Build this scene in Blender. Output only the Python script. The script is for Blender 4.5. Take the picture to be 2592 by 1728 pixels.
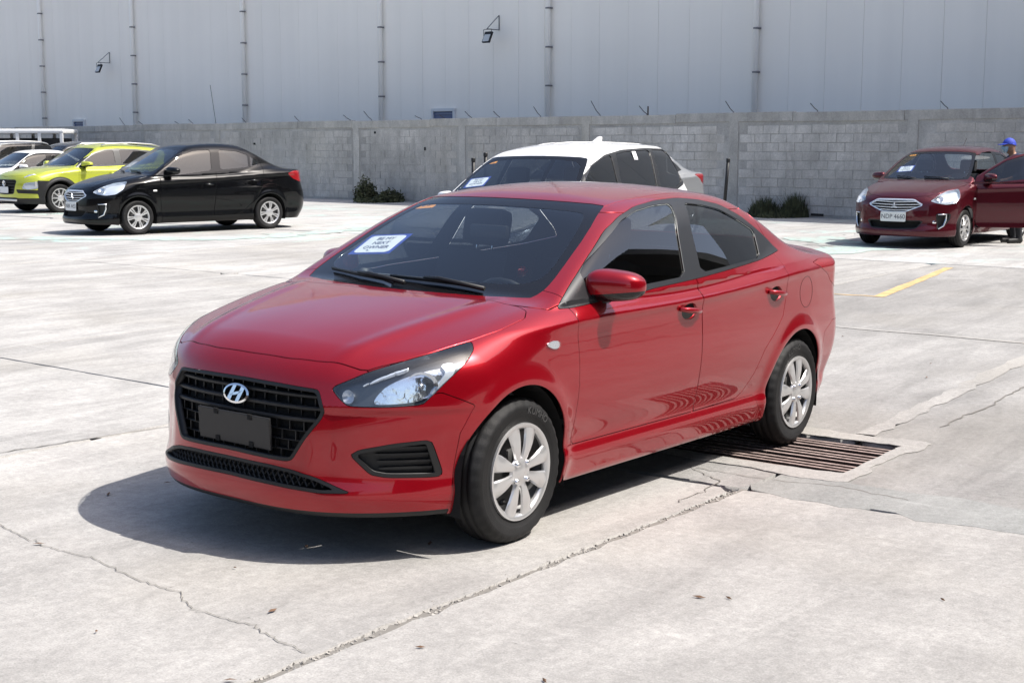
import bpy, bmesh, math, random
import numpy as np
from mathutils import Vector, Matrix, Euler
random.seed(7); RNG=np.random.default_rng(7)
SC=bpy.context.scene; COL=SC.collection
for o in list(bpy.data.objects): bpy.data.objects.remove(o)
# ---------------------------------------------------------------- camera, sky, sun, exposure
CAMPOS=(4.28826,3.96854,1.56630)
CAMROT=((-.595039,-.113238,.795679),(.803697,-.083839,.589103),(0.0,.990024,.140896))
cd=bpy.data.cameras.new('camera'); cam=bpy.data.objects.new('camera',cd); COL.objects.link(cam)
cam.matrix_world=Matrix([list(CAMROT[i])+[CAMPOS[i]] for i in range(3)]+[[0,0,0,1]])
cd.sensor_fit='HORIZONTAL'; cd.sensor_width=36; cd.lens=47.82; cd.clip_start=.1; cd.clip_end=3000
SC.camera=cam
SUNDIR=Vector((.30,-.585,-1.0)).normalized()          # direction the light travels
elev=math.asin(-SUNDIR.z); azim=math.atan2(-SUNDIR.x,-SUNDIR.y)
W=bpy.data.worlds.new('World'); SC.world=W; W.use_nodes=True
nt=W.node_tree; bg=nt.nodes['Background']; sky=nt.nodes.new('ShaderNodeTexSky')
sky.sky_type='NISHITA'; sky.sun_disc=False; sky.sun_elevation=elev; sky.sun_rotation=azim
sky.air_density=.85; sky.dust_density=3.0; sky.ozone_density=.7
nt.links.new(sky.outputs[0],bg.inputs[0]); bg.inputs[1].default_value=.15
sl=bpy.data.lights.new('sun','SUN'); sl.energy=4.5; sl.angle=math.radians(.5); sl.color=(1,.955,.89)
sun=bpy.data.objects.new('sun',sl); COL.objects.link(sun); sun.rotation_euler=SUNDIR.to_track_quat('-Z','Y').to_euler(); sun.location=(-6,12,25)
SC.view_settings.view_transform='Standard'; SC.view_settings.look='None'; SC.view_settings.gamma=1; SC.view_settings.use_curve_mapping=False
SC.view_settings.exposure=.62
SC.render.resolution_x=1024; SC.render.resolution_y=682
# ---------------------------------------------------------------- object helpers
def tag(o,label=None,cat=None,group=None,kind=None):
    if label: o['label']=label
    if cat: o['category']=cat
    if group: o['group']=group
    if kind: o['kind']=kind
    return o
def empty(name,loc=(0,0,0),rz=0,label=None,cat=None,group=None):
    o=bpy.data.objects.new(name,None); COL.objects.link(o); o.location=loc; o.rotation_euler=(0,0,rz); o.empty_display_size=.2
    return tag(o,label,cat,group)
def link(name,me,mat=None,parent=None):
    o=bpy.data.objects.new(name,me); COL.objects.link(o)
    if mat is not None and len(me.materials)==0: me.materials.append(mat)
    if parent is not None: o.parent=parent
    return o
def npmesh(name,V,F,N=None,smooth=True):
    V=np.ascontiguousarray(V,np.float32); F=np.ascontiguousarray(F,np.int32); k=F.shape[1]
    me=bpy.data.meshes.new(name); me.vertices.add(len(V)); me.vertices.foreach_set('co',V.ravel())
    me.loops.add(F.size); me.loops.foreach_set('vertex_index',F.ravel()); me.polygons.add(len(F))
    me.polygons.foreach_set('loop_start',np.arange(0,F.size,k,dtype=np.int32))
    me.polygons.foreach_set('use_smooth',np.full(len(F),smooth)); me.update(calc_edges=True)
    if N is not None: me.normals_split_custom_set_from_vertices(np.asarray(N,float).tolist())
    return me
def pymesh(name,V,F,smooth=False):
    me=bpy.data.meshes.new(name); me.from_pydata([tuple(map(float,v)) for v in V],[],[tuple(f) for f in F])
    if smooth: me.polygons.foreach_set('use_smooth',[True]*len(me.polygons))
    me.update(); return me
class MB:
    """collects simple solids for ONE mesh"""
    def __init__(s): s.V=[]; s.F=[]
    def add(s,V,F):
        n=len(s.V); s.V+= [tuple(map(float,v)) for v in V]; s.F+=[tuple(i+n for i in f) for f in F]; return s
    def box(s,c,d,rz=0,M=None):
        x,y,z=(k/2 for k in d); P=[Vector((a*x,b*y,e*z)) for a in(-1,1) for b in(-1,1) for e in(-1,1)]
        R=Matrix.Rotation(rz,3,'Z') if M is None else M
        return s.add([R@p+Vector(c) for p in P],[(0,1,3,2),(4,6,7,5),(0,4,5,1),(2,3,7,6),(0,2,6,4),(1,5,7,3)])
    def tube(s,pts,r,n=8,cap=True):
        pts=[Vector(p) for p in pts]; rs=r if isinstance(r,(list,tuple)) else [r]*len(pts); b=len(s.V); up=None
        for i,p in enumerate(pts):
            t=(pts[min(i+1,len(pts)-1)]-pts[max(i-1,0)]).normalized()
            if up is None: up=Vector((0,0,1)) if abs(t.z)<.9 else Vector((1,0,0))
            u=t.cross(up).normalized(); v=u.cross(t).normalized(); up=v
            for k in range(n):
                a=2*math.pi*k/n; s.V.append(tuple(p+rs[i]*(math.cos(a)*u+math.sin(a)*v)))
        for i in range(len(pts)-1):
            for k in range(n): s.F.append((b+i*n+k,b+i*n+(k+1)%n,b+(i+1)*n+(k+1)%n,b+(i+1)*n+k))
        if cap: s.F.append(tuple(b+k for k in range(n))[::-1]); s.F.append(tuple(b+(len(pts)-1)*n+k for k in range(n)))
        return s
    def lathe(s,prof,n=32,M=None,close=False):
        """profile of (r,a): r radius, a along axis +Y ; spun about Y"""
        b=len(s.V); M=M or Matrix.Identity(4); m=len(prof)
        for k in range(n):
            t=2*math.pi*k/n
            for r,a in prof: s.V.append(tuple(M@Vector((r*math.cos(t),a,r*math.sin(t)))))
        for k in range(n):
            for i in range(m if close else m-1):
                j=(i+1)%m; s.F.append((b+k*m+i,b+((k+1)%n)*m+i,b+((k+1)%n)*m+j,b+k*m+j))
        return s
    def prism(s,poly,h,M=None):
        """2D polygon (u,v) extruded by h; M maps (u,v,w)"""
        M=M or Matrix.Identity(4); n=len(poly)
        return s.add([M@Vector((u,v,w)) for w in(0,h) for u,v in poly],[tuple(range(n))[::-1],tuple(range(n,2*n))]+[(i,(i+1)%n,n+(i+1)%n,n+i) for i in range(n)])
    def build(s,name,mat,parent=None,smooth=False,bevel=0,auto=None):
        me=pymesh(name,s.V,s.F,smooth)
        if bevel or auto:
            bm=bmesh.new(); bm.from_mesh(me)
            if bevel: bmesh.ops.bevel(bm,geom=[e for e in bm.edges if len(e.link_faces)==2 and e.calc_face_angle(0)>.6],offset=bevel,segments=2,affect='EDGES',profile=.6)
            bm.to_mesh(me); bm.free()
            if auto: me.polygons.foreach_set('use_smooth',[True]*len(me.polygons)); me.set_sharp_from_angle(angle=auto)
        return link(name,me,mat,parent)
# ---------------------------------------------------------------- materials
def nodes(name):
    m=bpy.data.materials.new(name); m.use_nodes=True; t=m.node_tree; p=t.nodes['Principled BSDF']; return m,t,p
def plain(name,c,rough=.5,metal=0,spec=.5,coat=0,bump=0,bscale=200,var=0,vscale=3):
    m,t,p=nodes(name); p.inputs['Base Color'].default_value=(*c,1); p.inputs['Roughness'].default_value=rough
    p.inputs['Metallic'].default_value=metal; p.inputs['Specular IOR Level'].default_value=spec
    p.inputs['Coat Weight'].default_value=coat; p.inputs['Coat Roughness'].default_value=.03
    tc=t.nodes.new('ShaderNodeTexCoord')
    if var:
        n=t.nodes.new('ShaderNodeTexNoise'); n.inputs['Scale'].default_value=vscale; n.inputs['Detail'].default_value=6; t.links.new(tc.outputs['Object'],n.inputs['Vector'])
        r=t.nodes.new('ShaderNodeMapRange'); r.inputs[1].default_value=.3; r.inputs[2].default_value=.7; r.inputs[3].default_value=1-var; r.inputs[4].default_value=1+var; t.links.new(n.outputs['Fac'],r.inputs[0])
        x=t.nodes.new('ShaderNodeMix'); x.data_type='RGBA'; x.blend_type='MULTIPLY'; x.inputs[0].default_value=1; x.inputs[6].default_value=(*c,1); t.links.new(r.outputs[0],x.inputs[7]); t.links.new(x.outputs[2],p.inputs['Base Color'])
    if bump:
        n=t.nodes.new('ShaderNodeTexNoise'); n.inputs['Scale'].default_value=bscale; n.inputs['Detail'].default_value=3; t.links.new(tc.outputs['Object'],n.inputs['Vector'])
        b=t.nodes.new('ShaderNodeBump'); b.inputs['Strength'].default_value=bump; b.inputs['Distance'].default_value=.003; t.links.new(n.outputs['Fac'],b.inputs['Height']); t.links.new(b.outputs[0],p.inputs['Normal'])
    return m
def paint(name,c,metal=.55,rough=.36,coat=1.0):
    """metallic car paint: flaked base under a clear coat with a little orange peel and dust"""
    m,t,p=nodes(name); tc=t.nodes.new('ShaderNodeTexCoord')
    fl=t.nodes.new('ShaderNodeTexNoise'); fl.inputs['Scale'].default_value=900; fl.inputs['Detail'].default_value=1; t.links.new(tc.outputs['Object'],fl.inputs['Vector'])
    mp=t.nodes.new('ShaderNodeMapRange'); mp.inputs[3].default_value=.82; mp.inputs[4].default_value=1.18; t.links.new(fl.outputs['Fac'],mp.inputs[0])
    x=t.nodes.new('ShaderNodeMix'); x.data_type='RGBA'; x.blend_type='MULTIPLY'; x.inputs[0].default_value=1; x.inputs[6].default_value=(*c,1); t.links.new(mp.outputs[0],x.inputs[7]); t.links.new(x.outputs[2],p.inputs['Base Color'])
    p.inputs['Metallic'].default_value=metal; p.inputs['Roughness'].default_value=rough
    p.inputs['Coat Weight'].default_value=coat; p.inputs['Coat Roughness'].default_value=.035; p.inputs['Coat IOR'].default_value=1.5; p.inputs['Specular IOR Level'].default_value=.2
    op=t.nodes.new('ShaderNodeTexNoise'); op.inputs['Scale'].default_value=5; op.inputs['Detail'].default_value=2; t.links.new(tc.outputs['Object'],op.inputs['Vector'])
    b=t.nodes.new('ShaderNodeBump'); b.inputs['Strength'].default_value=.05; b.inputs['Distance'].default_value=.02; t.links.new(op.outputs['Fac'],b.inputs['Height']); t.links.new(b.outputs[0],p.inputs['Coat Normal'])
    du=t.nodes.new('ShaderNodeTexNoise'); du.inputs['Scale'].default_value=7; du.inputs['Detail'].default_value=8; t.links.new(tc.outputs['Object'],du.inputs['Vector'])
    dr=t.nodes.new('ShaderNodeMapRange'); dr.inputs[1].default_value=.45; dr.inputs[2].default_value=.8; dr.inputs[3].default_value=.012; dr.inputs[4].default_value=.05; t.links.new(du.outputs['Fac'],dr.inputs[0]); t.links.new(dr.outputs[0],p.inputs['Coat Roughness'])
    return m
def glass(name,c,refl=1.0,ior=1.52):
    m=bpy.data.materials.new(name); m.use_nodes=True; t=m.node_tree; t.nodes.clear()
    o=t.nodes.new('ShaderNodeOutputMaterial'); mx=t.nodes.new('ShaderNodeMixShader'); tr=t.nodes.new('ShaderNodeBsdfTransparent'); gl=t.nodes.new('ShaderNodeBsdfGlossy'); lw=t.nodes.new('ShaderNodeLayerWeight'); pw=t.nodes.new('ShaderNodeMath'); fr=t.nodes.new('ShaderNodeMapRange')
    tr.inputs[0].default_value=(*c,1); gl.inputs['Roughness'].default_value=.004; gl.inputs[0].default_value=(refl,refl,refl,1); pw.operation='POWER'; pw.inputs[1].default_value=4.2; t.links.new(lw.outputs['Facing'],pw.inputs[0]); t.links.new(pw.outputs[0],fr.inputs[0]); fr.inputs[3].default_value=2*((ior-1)/(ior+1))**2; fr.inputs[4].default_value=1.0
    t.links.new(fr.outputs[0],mx.inputs[0]); t.links.new(tr.outputs[0],mx.inputs[1]); t.links.new(gl.outputs[0],mx.inputs[2]); t.links.new(mx.outputs[0],o.inputs[0]); return m
MT=dict(
 red=paint('red_metallic_paint',(.30,.0012,.008),.5,.30), black_paint=paint('black_paint',(.0012,.0013,.0018),.1,.25,coat=.38), maroon=paint('maroon_paint',(.075,.004,.010),coat=.8),
 lime=paint('lime_paint',(.42,.46,.045),.3), white=paint('white_paint',(.80,.80,.79),0,.4), silver=paint('silver_paint',(.42,.43,.44),.7), dark_grey=paint('dark_grey_paint',(.05,.052,.055)),
 trim=plain('black_trim',(.006,.006,.0065),.5,bump=.15,bscale=600), gloss=plain('gloss_black',(.006,.006,.007),.12), satin=plain('satin_black_trim',(.014,.015,.017),.38), backing=plain('plate_backing_grey',(.013,.013,.014),.5),
 gap=plain('shut_gap_black',(.003,.003,.003),.9), rubber=plain('tyre_rubber',(.008,.008,.0085),.66,spec=.35,bump=.35,bscale=260,var=.45,vscale=7),
 alloy=plain('silver_wheel_paint',(.60,.60,.60),.32,.75,coat=.3), chrome=plain('chrome',(.82,.83,.85),.10,1), dull=plain('dull_metal',(.10,.10,.10),.5,.8),
 shield=glass('windscreen_glass',(.80,.86,.86)), tint=glass('tinted_glass',(.11,.12,.125)), tint2=glass('half_tinted_glass',(.08,.09,.10)), clear=glass('clear_lens',(.93,.95,.96)), smoke=glass('light_tint_glass',(.25,.28,.30)),
 lens_red=plain('red_lens',(.22,.004,.006),.12,coat=.3), lens_amber=plain('amber_lens',(.8,.28,.05),.15), reflector=plain('lamp_reflector',(.86,.88,.92),.08,.9,bump=.8,bscale=28), lampwhite=plain('bright_lamp',(.70,.74,.80),.22,.45,bump=.35,bscale=40), lampdark=plain('lamp_bezel',(.075,.08,.09),.25,.5),
 fabric=plain('dark_seat_fabric',(.022,.023,.026),.85,bump=.3,bscale=300), dash=plain('dashboard_plastic',(.13,.135,.14),.6,bump=.2,bscale=400), lining=plain('roof_lining',(.25,.25,.24),.9),
 paper=plain('notice_paper',(.80,.80,.82),.6), blue=plain('printed_blue',(.03,.06,.35),.6), navy=plain('printed_navy',(.035,.04,.13),.6), orange=plain('orange_sticker',(.85,.33,.03),.5), platew=plain('plate_white',(.72,.72,.70),.5), ink=plain('plate_ink',(.03,.03,.05),.5),
 steel=None)
def shaded_rust_steel():
    # rust; tops lightened as wear, sides darkened to paint shade into the gaps
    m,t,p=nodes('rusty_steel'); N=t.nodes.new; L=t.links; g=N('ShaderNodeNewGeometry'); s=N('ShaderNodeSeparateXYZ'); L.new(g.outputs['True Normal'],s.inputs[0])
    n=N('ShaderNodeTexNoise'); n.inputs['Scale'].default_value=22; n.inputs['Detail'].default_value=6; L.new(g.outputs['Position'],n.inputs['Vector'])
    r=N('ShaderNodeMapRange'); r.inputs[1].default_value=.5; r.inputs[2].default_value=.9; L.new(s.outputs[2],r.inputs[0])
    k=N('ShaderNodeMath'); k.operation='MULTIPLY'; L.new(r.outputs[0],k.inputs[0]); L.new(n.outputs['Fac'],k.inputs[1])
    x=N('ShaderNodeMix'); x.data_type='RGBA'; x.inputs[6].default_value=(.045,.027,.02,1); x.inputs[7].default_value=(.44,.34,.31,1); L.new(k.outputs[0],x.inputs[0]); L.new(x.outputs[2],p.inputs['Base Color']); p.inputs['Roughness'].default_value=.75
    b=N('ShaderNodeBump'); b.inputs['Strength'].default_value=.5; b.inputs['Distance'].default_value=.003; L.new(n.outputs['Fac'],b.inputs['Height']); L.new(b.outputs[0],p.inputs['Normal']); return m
MT['steel']=shaded_rust_steel()
# ---------------------------------------------------------------- implicit-surface engine for car bodies
def spl(xs,ys):
    o=np.argsort(xs);x=np.array(xs,float)[o];y=np.array(ys,float)[o];n=len(x);h=np.diff(x)
    A=np.zeros((n,n));r=np.zeros(n);A[0,0]=A[-1,-1]=1
    for i in range(1,n-1):
        A[i,i-1]=h[i-1];A[i,i]=2*(h[i-1]+h[i]);A[i,i+1]=h[i];r[i]=6*((y[i+1]-y[i])/h[i]-(y[i]-y[i-1])/h[i-1])
    m=np.linalg.solve(A,r)
    t=np.linspace(x[0],x[-1],1500);i=np.clip(np.searchsorted(x,t)-1,0,n-2);a=(x[i+1]-t)/h[i];b=1-a
    v=a*y[i]+b*y[i+1]+((a**3-a)*m[i]+(b**3-b)*m[i+1])*h[i]**2/6
    return lambda q:np.interp(q,t,v)
def tab(*p): return spl([a for a,b in p],[b for a,b in p])
def sstep(a,b,x):
    t=np.clip((x-a)/(b-a),0,1);return t*t*(3-2*t)
def smax(a,b,k):
    h=np.maximum(k-np.abs(a-b),0);return np.maximum(a,b)+h*h/(4*k)
def smin(a,b,k): return -smax(-a,-b,k)
def grad(S,P,e=.0015):
    G=np.empty_like(P)
    for k in range(3):
        d=np.zeros(3);d[k]=e;G[:,k]=(S(P+d)-S(P-d))/(2*e)
    return G
def surface_net(S,lo,hi,h):
    """quads of the zero set of S; vertices pulled onto the surface; returns triangles with exact normals"""
    ax=[np.arange(lo[k],hi[k]+h,h) for k in range(3)]
    D=np.empty([len(a) for a in ax],np.float32)
    Y,Z=np.meshgrid(ax[1],ax[2],indexing='ij')
    for i,x in enumerate(ax[0]): D[i]=S(np.stack([np.full_like(Y,x),Y,Z],-1))
    s=D<0
    c=[s[i:s.shape[0]-1+i,j:s.shape[1]-1+j,k:s.shape[2]-1+k] for i in(0,1) for j in(0,1) for k in(0,1)]
    cnt=sum(a.astype(np.int8) for a in c); act=(cnt>0)&(cnt<8); idx=-np.ones(act.shape,np.int32); I=np.argwhere(act); idx[act]=np.arange(len(I))
    acc=np.zeros((len(I),3));n=np.zeros(len(I))
    cor=np.array([(i,j,k) for i in(0,1) for j in(0,1) for k in(0,1)])
    for a in range(8):
        for b in range(a+1,8):
            if np.abs(cor[a]-cor[b]).sum()!=1: continue
            da=D[tuple((I+cor[a]).T)];db=D[tuple((I+cor[b]).T)];m=(da<0)!=(db<0);t=da[m]/(da[m]-db[m])
            acc[m]+=cor[a]+t[:,None]*(cor[b]-cor[a]);n[m]+=1
    V=(I+acc/n[:,None])*h+np.array(lo)
    F=[]
    for d in range(3):
        u,v=[(1,2),(2,0),(0,1)][d]
        s0=np.take(s,range(s.shape[d]-1),d);s1=np.take(s,range(1,s.shape[d]),d)
        E=np.argwhere(s0!=s1);E=E[(E[:,u]>0)&(E[:,v]>0)&(E[:,u]<s.shape[u]-1)&(E[:,v]<s.shape[v]-1)]
        eu=np.zeros(3,int);eu[u]=1;ev=np.zeros(3,int);ev[v]=1
        q=np.stack([idx[tuple((E-eu-ev).T)],idx[tuple((E-ev).T)],idx[tuple(E.T)],idx[tuple((E-eu).T)]],1)
        fl=~s[tuple(E.T)];q[fl]=q[fl][:,::-1];F.append(q)
    F=np.concatenate(F)
    for _ in range(3):
        g=grad(S,V);V=V-np.clip(S(V)/np.maximum((g*g).sum(1),.2),-h,h)[:,None]*g
    g=grad(S,V);N=g/np.linalg.norm(g,axis=1,keepdims=True)
    d1=np.linalg.norm(V[F[:,0]]-V[F[:,2]],axis=1)<np.linalg.norm(V[F[:,1]]-V[F[:,3]],axis=1)
    T=np.concatenate([F[d1][:,[0,1,2]],F[d1][:,[0,2,3]],F[~d1][:,[0,1,3]],F[~d1][:,[1,2,3]]])
    return V,N,T
def compact(V,N,F):
    u,inv=np.unique(F.ravel(),return_inverse=True);return V[u],N[u],inv.reshape(-1,3)
def clip(M,phi):
    """split mesh by sign of phi (per-vertex function) -> inside(<0), outside"""
    V,N,F=M
    if len(F)==0: return M,M
    s=phi(V);s=np.where(np.abs(s)<1e-6,1e-6,s);b=(s<0)[F];k=b.sum(1)
    ins=[F[k==3]];out=[F[k==0]]
    pv=[];pn=[];base=len(V)
    for one in (1,2):
        m=F[k==one]
        if not len(m): continue
        bb=b[k==one] if one==1 else ~b[k==one]
        r=bb.argmax(1);a=m[np.arange(len(m)),r];p=m[np.arange(len(m)),(r+1)%3];q=m[np.arange(len(m)),(r+2)%3]
        ids=[]
        for o in (p,q):
            lo=np.minimum(a,o);hi=np.maximum(a,o);t=(s[lo]/(s[lo]-s[hi]))[:,None]
            pv.append(V[lo]+t*(V[hi]-V[lo]));nn=N[lo]+t*(N[hi]-N[lo]);pn.append(nn/np.linalg.norm(nn,axis=1,keepdims=True))
            ids.append(np.arange(base,base+len(a)));base+=len(a)
        A=np.stack([a,ids[0],ids[1]],1);B=np.concatenate([np.stack([ids[0],p,q],1),np.stack([ids[0],q,ids[1]],1)])
        (ins if one==1 else out).append(A);(out if one==1 else ins).append(B)
    if pv: V=np.concatenate([V]+pv);N=np.concatenate([N]+pn)
    i=np.concatenate(ins);o=np.concatenate(out)
    # weld the duplicated cut vertices so the borders stay closed
    def fin(F):
        if not len(F): return np.zeros((0,3)),np.zeros((0,3)),np.zeros((0,3),int)
        v,n,f=compact(V,N,F);key=np.round(v*2e5).astype(np.int64);_,fi,iv=np.unique(key,axis=0,return_index=True,return_inverse=True);f=iv.reshape(-1)[f]
        f=f[(f[:,0]!=f[:,1])&(f[:,1]!=f[:,2])&(f[:,0]!=f[:,2])];return compact(v[fi],n[fi],f)
    return fin(i),fin(o)
def sdpoly(P,Q):
    """signed distance of points P (n,2) to closed polygon Q, negative inside"""
    Q=np.asarray(Q,float);res=np.full(len(P),.5);lo=Q.min(0)-.06;hi=Q.max(0)+.06
    m=((P>lo)&(P<hi)).all(1);p=P[m]
    if not len(p): return res
    d=np.full(len(p),1e9);ins=np.zeros(len(p),bool)
    for a,b in zip(Q,np.roll(Q,-1,0)):
        e=b-a;w=p-a;t=np.clip((w@e)/max(e@e,1e-12),0,1);d=np.minimum(d,((w-t[:,None]*e)**2).sum(1))
        c=((a[1]<=p[:,1])!=(b[1]<=p[:,1]));xx=a[0]+(p[:,1]-a[1])/np.where(b[1]==a[1],1e-12,b[1]-a[1])*e[0];ins^=c&(p[:,0]<xx)
    d=np.sqrt(d);res[m]=np.where(ins,-d,d);return res
def chaik(Q,n=2,w=.25):
    Q=np.asarray(Q,float)
    for _ in range(n):
        R=np.roll(Q,-1,0);Q=np.stack([(1-w)*Q+w*R,w*Q+(1-w)*R],1).reshape(-1,2)
    return Q
def mirror_poly(h):
    h=[tuple(p) for p in h];return h+[(-a,b) for a,b in h[::-1] if a>1e-6]
def skirt(M,d):
    V,N,F=M
    if not len(F): return M
    E=np.concatenate([F[:,[0,1]],F[:,[1,2]],F[:,[2,0]]]);key=np.sort(E,1);_,iv,ct=np.unique(key,axis=0,return_inverse=True,return_counts=True)
    B=E[ct[iv.reshape(-1)]==1];u,inv=np.unique(B.ravel(),return_inverse=True);inv=inv.reshape(-1,2);n=len(V);k=len(u)
    V2=np.concatenate([V,V[u],V[u]-d*N[u]])
    t=V[B[:,1]]-V[B[:,0]];en=np.cross(t,N[B[:,0]]);acc=np.zeros((k,3));np.add.at(acc,inv[:,0],en);np.add.at(acc,inv[:,1],en);acc/=np.maximum(np.linalg.norm(acc,axis=1,keepdims=True),1e-9)
    N2=np.concatenate([N,acc*.25+N[u],acc]);N2/=np.maximum(np.linalg.norm(N2,axis=1,keepdims=True),1e-9)
    a=n+inv[:,0];b=n+inv[:,1]
    return V2,N2,np.concatenate([F,np.stack([b,a,a+k],1),np.stack([b,a+k,b+k],1)])
def part(name,M,mat,parent,sk=.008,off=0):
    V,N,F=M
    if not len(F): return None
    if off: V=V+off*N
    V,N,F=skirt((V,N,F),sk) if sk else (V,N,F)
    return link(name,npmesh(name,V,F,N),mat,parent)
# ---------------------------------------------------------------- generic car
def car_sdf(p):
    g=lambda k,d=None:p.get(k,d)
    Zc,Dr,Wp,zcr,pz,X0,Af,Xr,Zr,Yb=[tab(*p[k]) for k in('Zc','Dr','Wp','zcr','pz','X0','Af','Xr','Zr','Yb')]
    yr=tab(*g('ridge',((.9,.36),(.6,.42),(.2,.50),(-.1,.55),(-.4,.58),(-3.6,.58))))
    xr=p['xr'];az=p['az'];wx,wz,wsl,wc,wy=p['ws'];rx,rz,rsl,ry=p['rw'];am=g('crease',.017);tum=g('tumble',.47);rd=g('rooffall',.055);w0=g('w0',.85)
    kr=g('kr',.11);kw=g('kw',.035);kc=g('kc',.10);ksh=g('ksh',.06);zlo=g('zlo',.17);rid0=g('rid',.009);fl0=g('flare',.012);fr=g('flare_r',.355);ark=g('Ar',.34);ks=g('kside',.085);xc=g('xc',-1.9);krw=g('krw',.06);sh0=g('shelf',0)
    def f(P):
        x,y,z=P[...,0],np.abs(P[...,1]),P[...,2]
        hf=sstep(-.35,.0,x)*sstep(.80,.55,x)
        rid=rid0*hf*(np.exp(-((y-yr(x))/.045)**2)+.6*sstep(.05,-.05,y-yr(x)))
        zc_=Zc(x);top=(z-(zc_-Dr(x)*np.power(y/.75,2.5)+rid))*.97
        zk=zcr(x);t=z-zk;ca=am*sstep(.45,-.1,x)
        prof=smin(pz(z)+ca*np.exp(np.minimum(t,.04)/.024),pz(zk)+ca-.40*t-.9*t*np.abs(t)*(t>0),.016)
        ra=np.sqrt(x*x+(z-az)**2);rb=np.sqrt((x-xr)**2+(z-az)**2)
        side=(y-(Wp(x)+prof+fl0*(np.exp(-((ra-fr)/.045)**2)+np.exp(-((rb-fr)/.045)**2))))*.97
        yy=np.power(np.minimum(y,1.1)/w0,3.2)
        front=(x-(X0(z)-Af(z)*yy-sh0*sstep(.605,.572,z)*sstep(.36,.46,y)*sstep(.25,.34,z)))*.93
        rear=(Xr(z)+ark*np.power(np.minimum(y,1.1)/w0,3.0)-x)*.95
        B=smax(side,top,ks+ksh*sstep(-.5,.1,x));B=smax(B,front,.07);B=smax(B,rear,.10);B=smax(B,zlo-z,.04)
        zb=zc_-.035
        sg=(y-(Yb(x)-tum*(np.maximum(z,zb)-1.0)-.10*np.maximum(z-1.1,0)**2-.5*np.maximum(zb-z,0)))*.90
        roof=(z-(Zr(x)-rd*np.power(y/.6,2.4)))*.97
        zz=z-wz;ws=(x-(wx-wsl*zz-wc*zz*zz-wy*y*y))*(1/math.hypot(1,wsl))
        rw=(rx+rsl*(z-rz)+ry*y*y-x)*(1/math.hypot(1,rsl))
        G=smax(sg,roof,kr);G=smax(G,ws,kw);G=smax(G,rw,krw);G=smax(G,.8-z,.02)
        return smin(B,G,.02+kc*sstep(xc,xc-.7,x))
    return f
def carve(M,phi,gap=0):
    a,_=clip(M,lambda V:phi(V)+gap);b,r=(None,None)
    _,r=clip(M,lambda V:phi(V)-gap);return a,r
def pside(poly,s,ymin=.25): return lambda V:np.maximum(sdpoly(V[:,[0,2]],poly),ymin-s*V[:,1])
def pfront(poly,xmin): return lambda V:np.maximum(sdpoly(V[:,[1,2]],poly),xmin-V[:,0])
def pback(poly,xmax): return lambda V:np.maximum(sdpoly(V[:,[1,2]],poly),V[:,0]-xmax)
def ptop(poly,zmin): return lambda V:np.maximum(sdpoly(np.stack([V[:,0],V[:,1]],1),poly),zmin-V[:,2])
def pdiag(poly,s,xmin,zmin=.3): return lambda V:np.maximum(np.maximum(sdpoly(np.stack([(s*V[:,1]-V[:,0])*.70711,V[:,2]],1),poly),xmin-V[:,0]),zmin-V[:,2])
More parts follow.
